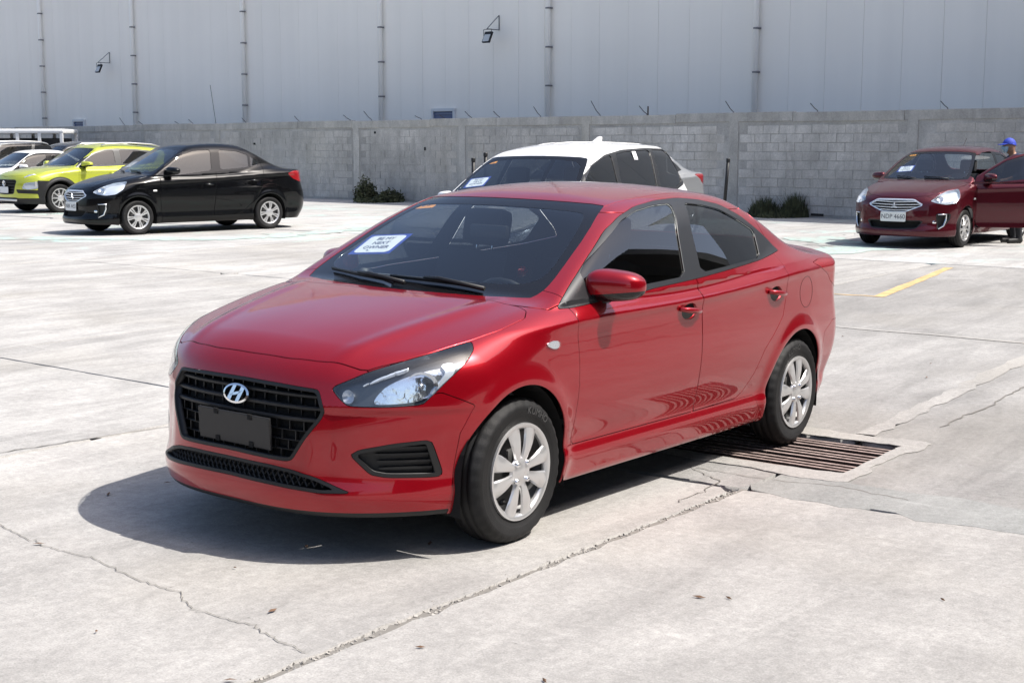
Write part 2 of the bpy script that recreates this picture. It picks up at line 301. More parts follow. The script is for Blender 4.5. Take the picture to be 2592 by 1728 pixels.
def wheel_meshes(key,R,w,rim,style,n=56):
    mb=MB();h=w/2
    prof=[(rim-.012,-h+.012),(rim+.012,-h+.001),(rim+.03,-h-.003),(R-.042,-h-.003),(R-.022,-h+.007),(R-.006,-h+.026)]
    for gx in(-.45,0,.45):
        c=gx*w*.52;prof+=[(R,c-.009),(R-.006,c-.005),(R-.006,c+.005),(R,c+.009)]
    prof+=[(R-.006,h-.026),(R-.014,h-.014),(R-.024,h-.005),(R-.040,h+.003),(R-.043,h+.0015),(rim+.033,h+.004),(rim+.030,h+.0015),(rim+.012,h-.001),(rim-.012,h-.012)]
    mb.lathe(prof,n);m_=len(prof)
    for k in range(n):
        if (k//2)%2:
            for j in(4,5,m_-9,m_-8,m_-7):
                v=mb.V[k*m_+j];q=1-.003/R;mb.V[k*m_+j]=(v[0]*q,v[1],v[2]*q)
    ty=pymesh(key+'_tyre',mb.V,mb.F,True);ty.materials.append(MT['rubber'])
    mb=MB();mb.lathe([(rim+.004,h-.004),(rim+.002,h+.004),(rim-.010,h+.003),(rim-.022,h-.008),(rim-.024,h-.02)],n)      # outer ring
    if style=='petal':
        mb.lathe([(.0,h+.007),(.022,h+.008),(.032,h+.003),(.056,h+.001),(.064,h-.010)],24)
        for k in range(8):
            a0=math.radians(45*k+22.5+(2 if k%2 else -2)+8);sk=.7*(1 if k%2 else -1)
            rows=[]
            for r,hw,yy in((.048,.016,-.001),(.075,.0195,.003),(.10,.0245,.005),(.125,.030,.005),(.15,.035,.003),(rim-.016,.039,-.001),(rim-.008,.040,.001)):
                q=(r-.048)/(rim-.056);row=[]
                for u,dy in((-1,-.012),(-.82,-.001),(0,.004),(.82,-.001),(1,-.012)):
                    ang=a0+math.atan2(u*hw+sk*.012*q*q,r);row.append((r*math.cos(ang),h+yy+dy*(1-.5*q),r*math.sin(ang)))
                rows.append(row)
            V=[v for r_ in rows for v in r_];F=[(i*5+j,(i+1)*5+j,(i+1)*5+j+1,i*5+j+1) for i in range(len(rows)-1) for j in range(4)]
            mb.add(V,F)
    else:
        ns=style[0];dbl=style[1]
        mb.lathe([(.0,h+.004),(.035,h+.004),(.05,h),(.068,h-.004),(.075,h-.014)],24)
        for k in range(ns):
            for dd in((-dbl,dbl) if dbl else (0,)):
                a0=2*math.pi*(k+.25)/ns+dd;rows=[]
                for r,hw,yy in((.055,style[2],-.002),(rim*.6,style[2]*.9,.004),(rim-.012,style[2]*style[3],0)):
                    rows.append([(r*math.cos(a0+math.atan2(u*hw,r)),h+yy+dy,r*math.sin(a0+math.atan2(u*hw,r))) for u,dy in((-1,-.015),(-.7,0),(.7,0),(1,-.015))])
                V=[v for r_ in rows for v in r_];mb.add(V,[(i*4+j,(i+1)*4+j,(i+1)*4+j+1,i*4+j+1) for i in range(2) for j in range(3)])
    cv=pymesh(key+'_cover',mb.V,mb.F,True);cv.set_sharp_from_angle(angle=.7);cv.materials.append(MT['alloy'])
    mb=MB();mb.lathe([(0,h-.045),(rim*.45,h-.045),(rim*.5,h-.06),(rim*.86,h-.062),(rim*.9,h-.03),(rim-.01,h-.02)],32)
    for k in range(8): mb.box((rim*.68*math.cos(k*.785+.3),h-.06,rim*.68*math.sin(k*.785+.3)),(.03,.006,.02))
    bk=pymesh(key+'_back',mb.V,mb.F,True);bk.materials.append(MT['dull'])
    mb=MB();mb.lathe([(0,.012),(.007,.012),(.0105,.008),(.0105,-.01)],10);lug=pymesh(key+'_lug',mb.V,mb.F,True);lug.materials.append(MT['chrome'])
    return dict(tyre=ty,cover=cv,back=bk,lug=lug,h=h,R=R,rim=rim)
def put_wheel(root,wm,x,yo,s,lugs=0,rot=0,steer=0,dz=0):
    o=link('wheel',wm['tyre'],None,root);o.location=(x,s*(yo-wm['h']),wm['R']+dz);o.rotation_euler=(0,0,(0 if s>0 else math.pi)+steer)
    c=link('wheel_cover',wm['cover'],None,o);c.rotation_euler=(0,rot,0);b=link('brake_and_wheel_disc',wm['back'],None,o)
    for k in range(lugs):
        a=math.radians(45+90*k)+.0;l=link('lug_nut',wm['lug'],None,o);l.location=(.048*math.cos(a),wm['h']+.002,.048*math.sin(a))
    return o
def seat(parent,x,y,w=.50,mat='fabric',zs=.45,zh=.0,headrest=True):
    mb=MB();mb.box((x+.22,y,zs),(.50,w,.16),M=Matrix.Rotation(-.12,3,'Y'));mb.box((x-.10,y,zs+.31),(.14,w*.92,.62),M=Matrix.Rotation(-.30,3,'Y'))
    o=mb.build('seat',MT[mat],parent,bevel=.05,auto=.8)
    if headrest:
        mb=MB();mb.box((x-.245,y,zs+.73+zh),(.11,.26,.19),M=Matrix.Rotation(-.2,3,'Y'));mb.build('headrest',MT[mat],o,bevel=.045,auto=.9)
        for dy in(-.05,.05): MB().tube([(x-.21,y+dy,zs+.55),(x-.235,y+dy,zs+.70+zh)],.006,6).build('headrest_post',MT['chrome'],o,True)
    return o
def text_mesh(s,size,extrude=0,font_space=1.0):
    c=bpy.data.curves.new('txt','FONT');c.body=s;c.size=size;c.extrude=extrude;c.align_x='CENTER';c.align_y='CENTER';c.resolution_u=3;c.space_character=font_space
    o=bpy.data.objects.new('txt',c);COL.objects.link(o);dg=bpy.context.evaluated_depsgraph_get();me=bpy.data.meshes.new_from_object(o.evaluated_get(dg));bpy.data.objects.remove(o);bpy.data.curves.remove(c);return me
def frame_matrix(origin,u,v):
    u=Vector(u).normalized();w=u.cross(Vector(v)).normalized();v=w.cross(u);return Matrix(((u.x,v.x,w.x,origin[0]),(u.y,v.y,w.y,origin[1]),(u.z,v.z,w.z,origin[2]),(0,0,0,1)))
def decal(name,parent,mat,M,poly,h=.0006):
    mb=MB();mb.prism(poly,h);o=mb.build(name,mat,parent);o.matrix_local=M;return o
def label_text(name,parent,mat,M,s,size,dx=0,dy=0,h=.0012,bold=0):
    me=text_mesh(s,size,.0004)
    if bold: 
        for v in me.vertices: v.co.x*=1+bold
    me.materials.clear();o=link(name,me,mat,parent);o.matrix_local=M@Matrix.Translation((dx,dy,h));return o
def surf_pt(S,a,b,n=60):
    """first surface point going from a to b"""
    a=np.array(a,float);b=np.array(b,float);t=np.linspace(0,1,400);v=S(a+t[:,None]*(b-a));i=int(np.argmax(v<0))
    lo,hi=t[max(i-1,0)],t[i]
    for _ in range(30):
        m=(lo+hi)/2
        if S((a+m*(b-a))[None])[0]<0: hi=m
        else: lo=m
    return a+hi*(b-a)
def nrm(S,p):
    g=grad(S,np.array([p]))[0];return g/np.linalg.norm(g)
def notice(parent,S,c,w=.235,h=.165,blue=True,tilt=0,textz=True):
    """paper notice stuck behind the windscreen: reads BE MY / NEXT / OWNER"""
    p=surf_pt(S,(c[0]+1.2,c[1],c[2]),(c[0]-.6,c[1],c[2]));n=nrm(S,p);u=Vector((-tilt,1,0)).normalized();nn=Vector(n);v=nn.cross(u).normalized();u=v.cross(nn).normalized()
    M=frame_matrix(Vector(p)-nn*.008,u,v)
    o=decal('notice',parent,MT['blue'],M,[(-w/2-.02,-h/2-.014),(w/2+.02,-h/2-.014),(w/2+.02,h/2+.014),(-w/2-.02,h/2+.014)])
    I=Matrix.Identity(4)
    decal('notice_sheet',o,MT['paper'],Matrix.Translation((0,0,.0012)),chaik([(-w/2,-h/2),(w/2,-h/2),(w/2,h/2),(-w/2,h/2)],2,.08))
    for s,y,k in(('BE MY',.050,.038),('NEXT',.008,.038),('OWNER',-.034,.040)): label_text('lettering',o,MT['navy'],I,s,k,0,y,.0026,.12)
    label_text('lettering',o,MT['navy'],I,'8...',.018,-.03,-.062,.0026)
    return o
def lto(parent,S,c,w=.11,h=.075):
    p=surf_pt(S,(c[0]+1.2,c[1],c[2]),(c[0]-.6,c[1],c[2]));n=Vector(nrm(S,p));u=Vector((0,1,0));v=n.cross(u).normalized();u=v.cross(n)
    M=frame_matrix(Vector(p)-n*.006,u,v);o=decal('registration_sticker',parent,MT['orange'],M,[(-w/2,-h/2),(w/2,-h/2),(w/2,h/2),(-w/2,h/2)])
    label_text('sticker_numeral',o,MT['ink'],Matrix.Identity(4),'6 3',.045,0,0,.002);return o
def mirror(parent,s,loc,size,paintm,ax=-.10,res=.012):
    """door mirror: rounded shell tapering outward, black lower edge and foot"""
    lx,ly,lz=loc;a,b,c=size
    def S(P):
        x=(P[...,0]-lx);y=(s*P[...,1]-ly);z=(P[...,2]-lz);q=1-.16*np.clip(y/b,-1,1);x=x+.25*y
        d=(np.abs(x/(a*q))**2.6+np.abs(y/b)**3.2+np.abs(z/(c*q))**2.6)**(1/2.7)-1
        d=np.maximum(d,(-(x+a*.55))/a);return d*min(a,c)*.7
    V,N,F=surface_net(S,(lx-a*1.6,min(s*(ly-b*1.3),s*(ly+b*1.3)),lz-c*1.4),(lx+a*1.6,max(s*(ly-b*1.3),s*(ly+b*1.3)),lz+c*1.4),res)
    lo,hi=clip((V,N,F),lambda V:V[:,2]-(lz-c*.45+.12*(s*V[:,1]-ly)))
    gl,hi=clip(hi,lambda V:V[:,0]-(lx-a*.5+.0)+.25*(s*V[:,1]-ly))
    o=part('door_mirror',hi,paintm,parent,.004);part('mirror_lower',lo,MT['gloss'],o,.004);part('mirror_glass',gl,MT['chrome'],o,.003,-.004)
    mb=MB();mb.tube([(lx-.0,s*(ly-b*1.55),lz-c*1.0),(lx,s*(ly-b*1.0),lz-c*.8),(lx,s*(ly-b*.3),lz-c*.7)],[.045,.036,.03],10);mb.build('mirror_foot',MT['trim'],o,True);return o
def handle(door,S,s,xc,zc,mat,L=.20):
    ps=[surf_pt(S,(xc+dx,s*1.3,zc+.012*dx/.1),(xc+dx,0,zc+.012*dx/.1)) for dx in(L/2,L/4,0,-L/4,-L/2)];mb=MB()
    off=(.004,.026,.031,.027,.006);mb.tube([(p[0],p[1]+s*o,p[2]) for p,o in zip(ps,off)],[.010,.0135,.0145,.0135,.011],10)
    return mb.build('handle',mat,door,True)
def build_car(sp,name,loc,rz,label,cat='car',group=None,paintm='red',res=.02,M3=None):
    root=empty(name,loc,rz,label,cat,group)
    if M3 is not None: root.rotation_euler=M3.to_euler()
    S=car_sdf(sp);hi=sp['hi'];M=surface_net(S,(hi[0],-hi[2],sp.get('zlo',.17)-.05),(hi[1],hi[2],hi[3]),res)
    pm=MT[paintm];P={}
    _,M=clip(M,lambda V:V[:,2]-sp.get('zlo',.17)-.012)
    az,aR,xr=sp['az'],sp['aR'],sp['xr']
    def arch(V):
        z=np.maximum(V[:,2]-az,0);d=np.minimum(np.hypot(V[:,0],z),np.hypot(V[:,0]-xr,z))-aR;return np.maximum(d,.42-np.abs(V[:,1]))
    clad=None
    _,M=clip(M,arch)
    full=M
    fr=sp['gap'] if 'gap' in sp else .0022
    # glazing
    W=pfront(sp['ws_poly'],-1.4);lim=sp['ws_lim'];wsr,M=carve(M,lambda V:np.maximum(W(V),V[:,0]-(lim[0]-lim[1]*V[:,1]**2)))
    cl=pfront(sp['ws_clear'],-1.4);a,b=clip(wsr,cl)
    wo=part('windscreen',a,MT[sp.get('shield','shield')],root,0,-.003);part('black_glass_border',b,MT['gloss'],wo,.006,-.002)
    if 'rw_poly' in sp:
        r,M=carve(M,pback(sp['rw_poly'],sp['rw_xmax']));a,b=clip(r,pback(np.array(sp['rw_poly'])*np.array([.93,1])-np.array([0,0]),sp['rw_xmax']));part('rear_window',r,MT[sp.get('rtint','smoke')],root,0,-.003)
    frames={}
    for s in(1,-1):
        d,M=carve(M,pside(sp['dlo'],s),.001);rest=d
        wins=[]
        for q in sp['windows']:
            w_,rest=carve(rest,pside(q,s),0);wins.append(w_)
        if s==1 and (1,0) in sp.get('open',()): P['open_frame'],rest=clip(rest,lambda V:-1.50-.2*np.maximum(0,V[:,2]-1.1)-V[:,0])
        fo=part('window_frame',rest,MT[sp.get('framemat','satin')],root,.005,.001);frames[s]=fo
        for wi,w_ in enumerate(wins):
            if s==1 and wi==0 and (1,0) in sp.get('open',()): P['open_win']=w_;continue
            part('side_window',w_,MT[sp.get('tint','tint')],root,0,-.006)
    holes={}
    for s in(1,-1):
        h,M=carve(M,pdiag(sp['hl'],s,*sp.get('hl_lim',(.12,.45))),.0015);holes['hl',s]=h
        if 'fog' in sp: h,M=carve(M,lambda V,s=s:np.maximum(sdpoly(np.stack([s*V[:,1],V[:,2]],1),sp['fog']),.25-V[:,0]),.001);holes['fog',s]=h
        if 'tail' in sp: h,M=carve(M,pside(sp['tail'],s,.3),.0015);part('tail_light',h,MT['lens_red'],root,.01,.001)
    for k in('grille','lowgr'):
        if k in sp: h,M=carve(M,pfront(sp[k],.3),.001);holes[k]=h
    ub=M
    for (s,i) in sp.get('open',()): _,ub=clip(ub,pside(sp['doors'][i],s))
    part('inner_body',ub,MT['gap'],root,0,-.010)
    # painted panels
    if 'chin' in sp: a,M=carve(M,lambda V:np.maximum(V[:,2]-sp['chin'],.36-V[:,0]));part('chin_strip',a,MT['trim'],root,.004,-.004)
    if 'clad' in sp:
        c=None
        for ph in sp['clad']:
            a,M=carve(M,ph,.0008)
            part('cladding',a,MT['trim'],root,.008,.004)
    hd,M=carve(M,ptop(sp['hood'],sp.get('hood_z',.70)),fr);P['hood']=part('hood',hd,pm,root)
    bp,M=carve(M,lambda V:sdpoly(V[:,[0,2]],sp['bumper']),fr*.8);P['front_bumper']=part('front_bumper',bp,pm,root)
    if 'roofp' in sp: rf,M=carve(M,ptop(sp['roofp'],1.2),fr);P['roof']=part('roof',rf,MT[sp.get('roofmat',paintm)],root)
    if 'trunk' in sp: tk,M=carve(M,ptop(sp['trunk'],.75),fr);P['trunk_lid']=part('trunk_lid',tk,pm,root)
    if 'rbump' in sp: tk,M=carve(M,lambda V:sdpoly(V[:,[0,2]],sp['rbump']),fr*.8);P['rear_bumper']=part('rear_bumper',tk,pm,root)
    P['doors']={}
    for s in(1,-1):
        for i,q in enumerate(sp['doors']):
            if (s,i) in sp.get('open',()):
                dm,M=carve(M,pside(q,s),fr);P['open']=dm;continue
            dm,M=carve(M,pside(q,s),fr)
            bowls=[]
            for (hx,hz,rx_,rz_) in sp.get('bowls',{}).get(i,[]):
                ph=lambda V:np.maximum((np.hypot((V[:,0]-hx)/rx_,(V[:,2]-hz)/rz_)-1)*rz_,.3-s*V[:,1])
                b_,dm=carve(dm,ph);V,N,F=b_;q_=np.clip(1-np.hypot((V[:,0]-hx)/rx_,(V[:,2]-hz)/rz_)**2,0,1);V=V.copy();V[:,1]-=s*.035*q_**.6
                # normals of the bowl by faces
                n=np.cross(V[F[:,1]]-V[F[:,0]],V[F[:,2]]-V[F[:,0]]);NN=np.zeros_like(V);[np.add.at(NN,F[:,k],n) for k in range(3)];NN/=np.maximum(np.linalg.norm(NN,axis=1,keepdims=True),1e-9);bowls.append((V,NN,F))
            d=part('door',dm,pm,root);P['doors'][s,i]=d
            for b_ in bowls: part('handle_recess',b_,pm,d,0)
            if i<len(sp.get('handles',())): handle(d,S,s,*sp['handles'][i],MT[sp.get('handlemat',paintm)],sp.get('handleL',.2))
    for s in(1,-1):
        if 'sill' in sp: a,M=carve(M,pside(sp['sill'],s,.3),fr*.5);part('sill',a,pm,root)
        if 'fender' in sp: a,M=carve(M,pside(sp['fender'],s,.3),fr);part('front_fender',a,pm,root)
    P['shell']=part('body_shell',M,pm,root)
    # lamps
    for s in(1,-1):
        h=holes['hl',s];ln=part('headlight',h,MT['clear'],root,0,.0005)
        V,N,F=h;cy=V.mean(0);V2=V-N*.045;V2=cy+(V2-cy)*np.array([1,1,1])
        bz=part('lamp_bezel',(V2,N,F),MT[sp.get('bezel','lampdark')],ln,0)
        V3=np.concatenate([V,V2]);
        part('lamp_rim',skirt(h,.046)[0:3],MT['lampdark'],ln,0,-.002) if False else None
        E=np.concatenate([F[:,[0,1]],F[:,[1,2]],F[:,[2,0]]]);ky=np.sort(E,1);_,iv,ct=np.unique(ky,axis=0,return_inverse=True,return_counts=True);B=E[ct[iv.reshape(-1)]==1];n=len(V)
        Fr=np.concatenate([np.stack([B[:,0],B[:,1],B[:,1]+n],1),np.stack([B[:,0],B[:,1]+n,B[:,0]+n],1)]);v,n_,f_=compact(V3,np.concatenate([N,N]),Fr);link('lamp_wall',npmesh('lamp_wall',v,f_,None,False),MT[sp.get('bezel','lampdark')],ln)
        P['hl',s]=ln;P['hlmesh',s]=h
        if ('fog',s) in holes: fo=part('fog_recess',holes['fog',s],MT['trim'],root,0,-.03);part('fog_surround',clip(holes['fog',s],lambda V:-sdpoly(np.stack([s*V[:,1],V[:,2]],1),sp['fog'])-.014)[0],MT['trim'],fo,.03,.001);P['fog',s]=fo
    for k,nm in(('grille','grille'),('lowgr','lower_grille')):
        if k in holes:
            g_=part(nm,holes[k],MT['gap'],root,0,-.055);part(nm+'_surround',clip(holes[k],lambda V:-sdpoly(V[:,[1,2]],sp[k])-sp.get('surround',.02))[0],MT[sp.get('surmat','trim') if k=='grille' else 'trim'],g_,.03,.002);P[k]=g_
    # wheel housings, floor
    mb=MB()
    for ax in(0,xr):
        for s in(1,-1):
            mb2=MB();n=20;R=aR+.004;y1,y2=s*.50,s*(sp['trackY']-.03)
            V=[];
            for i in range(n+1):
                t=math.pi*i/n;cx,cz=ax+R*math.cos(t),az+R*math.sin(t);V+=[(cx,y1,cz),(cx,y2,cz)]
            V=[(ax+R,y1,sp.get('zlo',.17)),(ax+R,y2,sp.get('zlo',.17))]+V+[(ax-R,y1,sp.get('zlo',.17)),(ax-R,y2,sp.get('zlo',.17))];m=len(V)//2
            F=[(2*i,2*i+1,2*i+3,2*i+2) for i in range(m-1)]+[tuple(2*i for i in range(m))]
            mb2.add(V,F);mb2.build('wheel_housing',MT['gap'],root)
    zl=sp.get('zlo',.17);mb.box(((xr)/2,0,zl+.02),(abs(xr)-2*aR-.02,1.44,.03));mb.box(((xr)/2,0,zl+.03),(hi[1]-hi[0]-1.0,.96,.03));mb.build('floor_pan',MT['gap'],root)
    wm=sp['wheelm']
    for ax in(0,xr):
        for s in(1,-1): put_wheel(root,wm,ax,sp['trackY'],s,sp.get('lugs',0),sp.get('rot',0)+(.0 if ax==0 else sp.get('rotr',0)))
    # cabin
    cx,cz=sp.get('cab',(-1.05,.0));tx=sp['ws'][0]
    V=[];mb=MB();dy=sp.get('dashw',.60)
    prof=[(tx-.02,.93+cz),(tx-.25,.985+cz),(tx-.45,.96+cz),(tx-.52,.88+cz),(tx-.50,.6+cz),(tx,.5+cz)]
    Mx=Matrix(((1,0,0,0),(0,0,1,-dy),(0,1,0,0),(0,0,0,1)));mb.prism(prof,2*dy,Mx);mb.build('dashboard',MT['dash'],root,bevel=.02,auto=.6)
    for s in(1,-1): seat(root,cx,s*.36,zs=.45+cz,mat=sp.get('seatmat','fabric'))
    rx_=cx-.85;mb=MB();mb.box((rx_+.2,0,.45+cz),(.5,1.15,.16));mb.box((rx_-.1,0,.72+cz),(.16,1.15,.52),M=Matrix.Rotation(-.35,3,'Y'));mb.build('rear_bench',MT[sp.get('seatmat','fabric')],root,bevel=.05,auto=.8)
    mb=MB();R=.185;c=Vector((cx+.50,.36,.84+cz));ax_=Vector((-.88,0,.47)).normalized();u=Vector((0,1,0));v=ax_.cross(u)
    mb.tube([c+R*(math.cos(t)*u+math.sin(t)*v) for t in [2*math.pi*i/24 for i in range(25)]],.014,6,False);mb.tube([c-R*u,c+R*u],.014,5);mb.tube([c,c-R*v],.014,5);mb.tube([c,c-ax_*.3],.03,6);mb.build('steering_wheel',MT['trim'],root,True)
    if 'mirror' in sp:
        for s in sp.get('mirror_sides',(1,-1)): mirror(root,s,sp['mirror'][0] if s>0 else sp.get('mirrorR',sp['mirror'][0]),sp['mirror'][1],MT[sp.get('mirrormat',paintm)],res=max(.010,res*.8))
    if P.get('open') is not None:
        hx,hy=-.43,.80;Mh=Matrix.Translation((hx,hy,0))@Matrix.Rotation(-math.radians(62),4,'Z')@Matrix.Translation((-hx,-hy,0))
        d=part('door',P['open'],pm,root,.05);d.matrix_local=Mh;d['label']='front door swung wide open'
        V,N,F=P['open'];part('door_card',(V-.05*N,-N,F[:,::-1]),MT['dash'],d,0)
        part('door_frame',P['open_frame'],pm,d,.03,.002);part('door_window',P['open_win'],MT[sp.get('tint','tint')],d,0,-.006)
        handle(d,S,1,*sp['handles'][0],pm,sp.get('handleL',.2));mirror(d,1,sp['mirror'][0],sp['mirror'][1],pm,res=.015)
    P['S']=S;P['root']=root;P['full']=full
    return P
# ---------------------------------------------------------------- the red sedan
HERO=dict(
 Zc=((.9,.62),(.8,.70),(.69,.770),(.6,.806),(.4,.862),(.2,.902),(0,.936),(-.2,.966),(-.4,.985),(-.9,.99),(-1.4,1.0),(-2.2,1.035),(-2.7,1.055),(-3.0,1.066),(-3.3,1.07),(-3.6,1.055)),
 Dr=((.9,.16),(.7,.14),(.6,.12),(.4,.09),(.2,.066),(0,.047),(-.2,.037),(-.5,.03),(-2,.03),(-2.6,.03),(-3.5,.06)),
 Wp=((.9,.79),(.6,.818),(.3,.836),(0,.842),(-.5,.844),(-1.3,.849),(-2.2,.849),(-2.8,.838),(-3.2,.808),(-3.6,.76)),
 zcr=((.9,.80),(.3,.835),(-.33,.867),(-1.44,.893),(-2.39,.950),(-3.0,.985),(-3.6,.99)),
 pz=((.1,-.07),(.20,-.060),(.25,-.049),(.30,-.044),(.335,-.052),(.36,-.051),(.42,-.037),(.5,-.021),(.6,-.009),(.7,-.006),(.8,-.011),(.87,-.014),(1.2,-.03)),
 X0=((.1,.76),(.2,.79),(.27,.805),(.33,.797),(.45,.785),(.55,.772),(.67,.732),(.75,.695),(.80,.65),(1.0,.40)),
 Af=((.1,.62),(.3,.60),(.45,.56),(.6,.50),(.8,.46),(1.1,.46)),
 Xr=((.1,-3.25),(.25,-3.33),(.35,-3.40),(.5,-3.475),(.62,-3.475),(.70,-3.45),(.8,-3.42),(.95,-3.42),(1.05,-3.435),(1.3,-3.45)),
 Zr=((.2,1.0),(-.6,1.24),(-1.0,1.362),(-1.3,1.405),(-1.6,1.421),(-1.9,1.416),(-2.2,1.387),(-2.5,1.31),(-3.0,1.1),(-3.6,.8)),
 Yb=((.2,.70),(-.3,.755),(-.8,.787),(-1.4,.805),(-2.0,.795),(-2.4,.765),(-2.8,.70),(-3.4,.55)),
 xr=-2.57,az=.305,ws=(-.205,.966,1.93,.12,.23),rw=(-2.93,1.07,2.1,.30),hi=(-3.6,.9,.95,1.50),aR=.345,trackY=.83,
 ws_poly=chaik(mirror_poly([(0,.945),(.45,.945),(.63,.945),(.668,.98),(.668,1.02),(.646,1.09),(.602,1.214),(.533,1.318),(.515,1.333),(.3,1.343),(0,1.347)]),1),
 ws_clear=chaik(mirror_poly([(0,1.004),(.40,1.004),(.54,1.006),(.605,1.025),(.612,1.06),(.60,1.10),(.555,1.21),(.50,1.29),(.45,1.30),(.3,1.308),(0,1.314)]),2),ws_lim=(-.135,.36),
 rw_poly=chaik(mirror_poly([(0,1.12),(.50,1.12),(.56,1.14),(.50,1.32),(.44,1.35),(0,1.365)]),1),rw_xmax=-2.1,rtint='shield',
 dlo=chaik([(-.285,.925),(-.438,1.014),(-.634,1.119),(-.846,1.227),(-1.005,1.285),(-1.181,1.327),(-1.401,1.353),(-1.613,1.362),(-1.804,1.352),(-1.987,1.326),(-2.143,1.267),(-2.28,1.194),(-2.384,1.135),(-2.462,1.078),(-2.462,1.076),(-2.181,1.040),(-1.902,1.020),(-1.425,.988),(-1.031,.968),(-.931,.958),(-.389,.925)],1,.12),
 windows=[chaik([(-.60,1.10),(-.786,1.18),(-.995,1.267),(-1.155,1.308),(-1.324,1.33),(-1.489,1.338),(-1.403,1.213),(-1.321,1.005),(-.923,.986),(-.52,.965),(-.525,1.055)],1,.1),
          chaik([(-1.616,1.338),(-1.782,1.326),(-1.933,1.303),(-2.08,1.25),(-2.234,1.188),(-2.185,1.053),(-1.914,1.038),(-1.482,1.013),(-1.539,1.23)],1,.1)],
 hl=chaik([(-.174,.674),(-.037,.734),(.083,.769),(.208,.80),(.368,.836),(.372,.808),(.344,.771),(.265,.706),(.202,.648),(.166,.616),(.021,.608),(-.11,.609),(-.145,.637)],1,.14),hl_lim=(.12,.5),
 grille=chaik(mirror_poly([(0,.674),(.215,.671),(.378,.664),(.392,.655),(.425,.59),(.415,.552),(.36,.469),(.318,.396),(.29,.386),(0,.392)]),1,.12),
 lowgr=chaik(mirror_poly([(0,.368),(.22,.366),(.32,.358),(.40,.340),(.535,.283),(.43,.279),(.37,.284),(.23,.292),(0,.297)]),1,.1),
 fog=chaik([(.515,.425),(.541,.446),(.638,.470),(.715,.480),(.728,.470),(.745,.345),(.735,.334),(.617,.340),(.575,.352)],1,.12),
 tail=chaik([(-2.75,1.0),(-2.89,1.015),(-3.3,1.0),(-3.6,.96),(-3.6,.82),(-3.1,.84),(-3.0,.88),(-2.94,.93)],1,.1),
 hood=chaik(mirror_poly([]) if False else [(.672,0),(.668,.2),(.645,.34),(.592,.525),(.491,.609),(.377,.671),(.207,.724),(.06,.752),(-.10,.757),(-.155,.724),(-.175,.66),(-.135,.40),(-.108,.2),(-.10,0),(-.108,-.2),(-.135,-.40),(-.175,-.66),(-.155,-.724),(-.10,-.757),(.06,-.752),(.207,-.724),(.377,-.671),(.491,-.609),(.592,-.525),(.645,-.34),(.668,-.2)],1,.1),
 bumper=[(1.2,.05),(1.2,.80),(.60,.80),(.585,.735),(.45,.655),(.41,.66),(.29,.605),(.34,.5),(.355,.305),(.355,.05)],
 roofp=chaik([(-.93,-.525),(-.93,.525),(-1.3,.535),(-1.9,.515),(-2.25,.47),(-2.25,-.47),(-1.9,-.515),(-1.3,-.535)],1,.1),
 trunk=chaik([(-2.95,-.60),(-2.95,.60),(-3.6,.62),(-3.6,-.62)],1,.1),
 rbump=[(-2.93,.05),(-2.93,.60),(-3.05,.66),(-3.8,.66),(-3.8,.05)],
 doors=[[(-.352,.99),(-.385,.75),(-.40,.55),(-.398,.36),(-.425,.338),(-1.462,.338),(-1.452,.43),(-1.44,.7),(-1.434,.885),(-1.408,1.0),(-1.5,1.3),(-.6,1.3)],
        [(-1.412,1.01),(-1.438,.885),(-1.444,.7),(-1.456,.43),(-1.466,.338),(-1.90,.345),(-1.97,.37),(-2.06,.46),(-2.14,.58),(-2.24,.66),(-2.33,.74),(-2.372,.85),(-2.378,.95),(-2.372,1.09),(-2.3,1.3),(-1.5,1.3)]],
 bowls={0:[(-1.31,.842,.072,.040)],1:[(-2.245,.863,.072,.040)]},handles=[(-1.31,.848),(-2.245,.868)],
 sill=[(-.36,.10),(-.36,.338),(-2.1,.338),(-2.3,.10)],fender=[(.5,.10),(.5,.98),(.1,.98),(-.25,.925),(-.355,.95),(-.388,.75),(-.403,.55),(-.40,.10)],
 mirror=((-.62,.862,1.008),(.080,.118,.068)),lugs=4,rot=.10,rotr=.2,shelf=.013,mirrorR=(-.70,.835,1.0),tint='tint2',chin=.205,surround=.012)
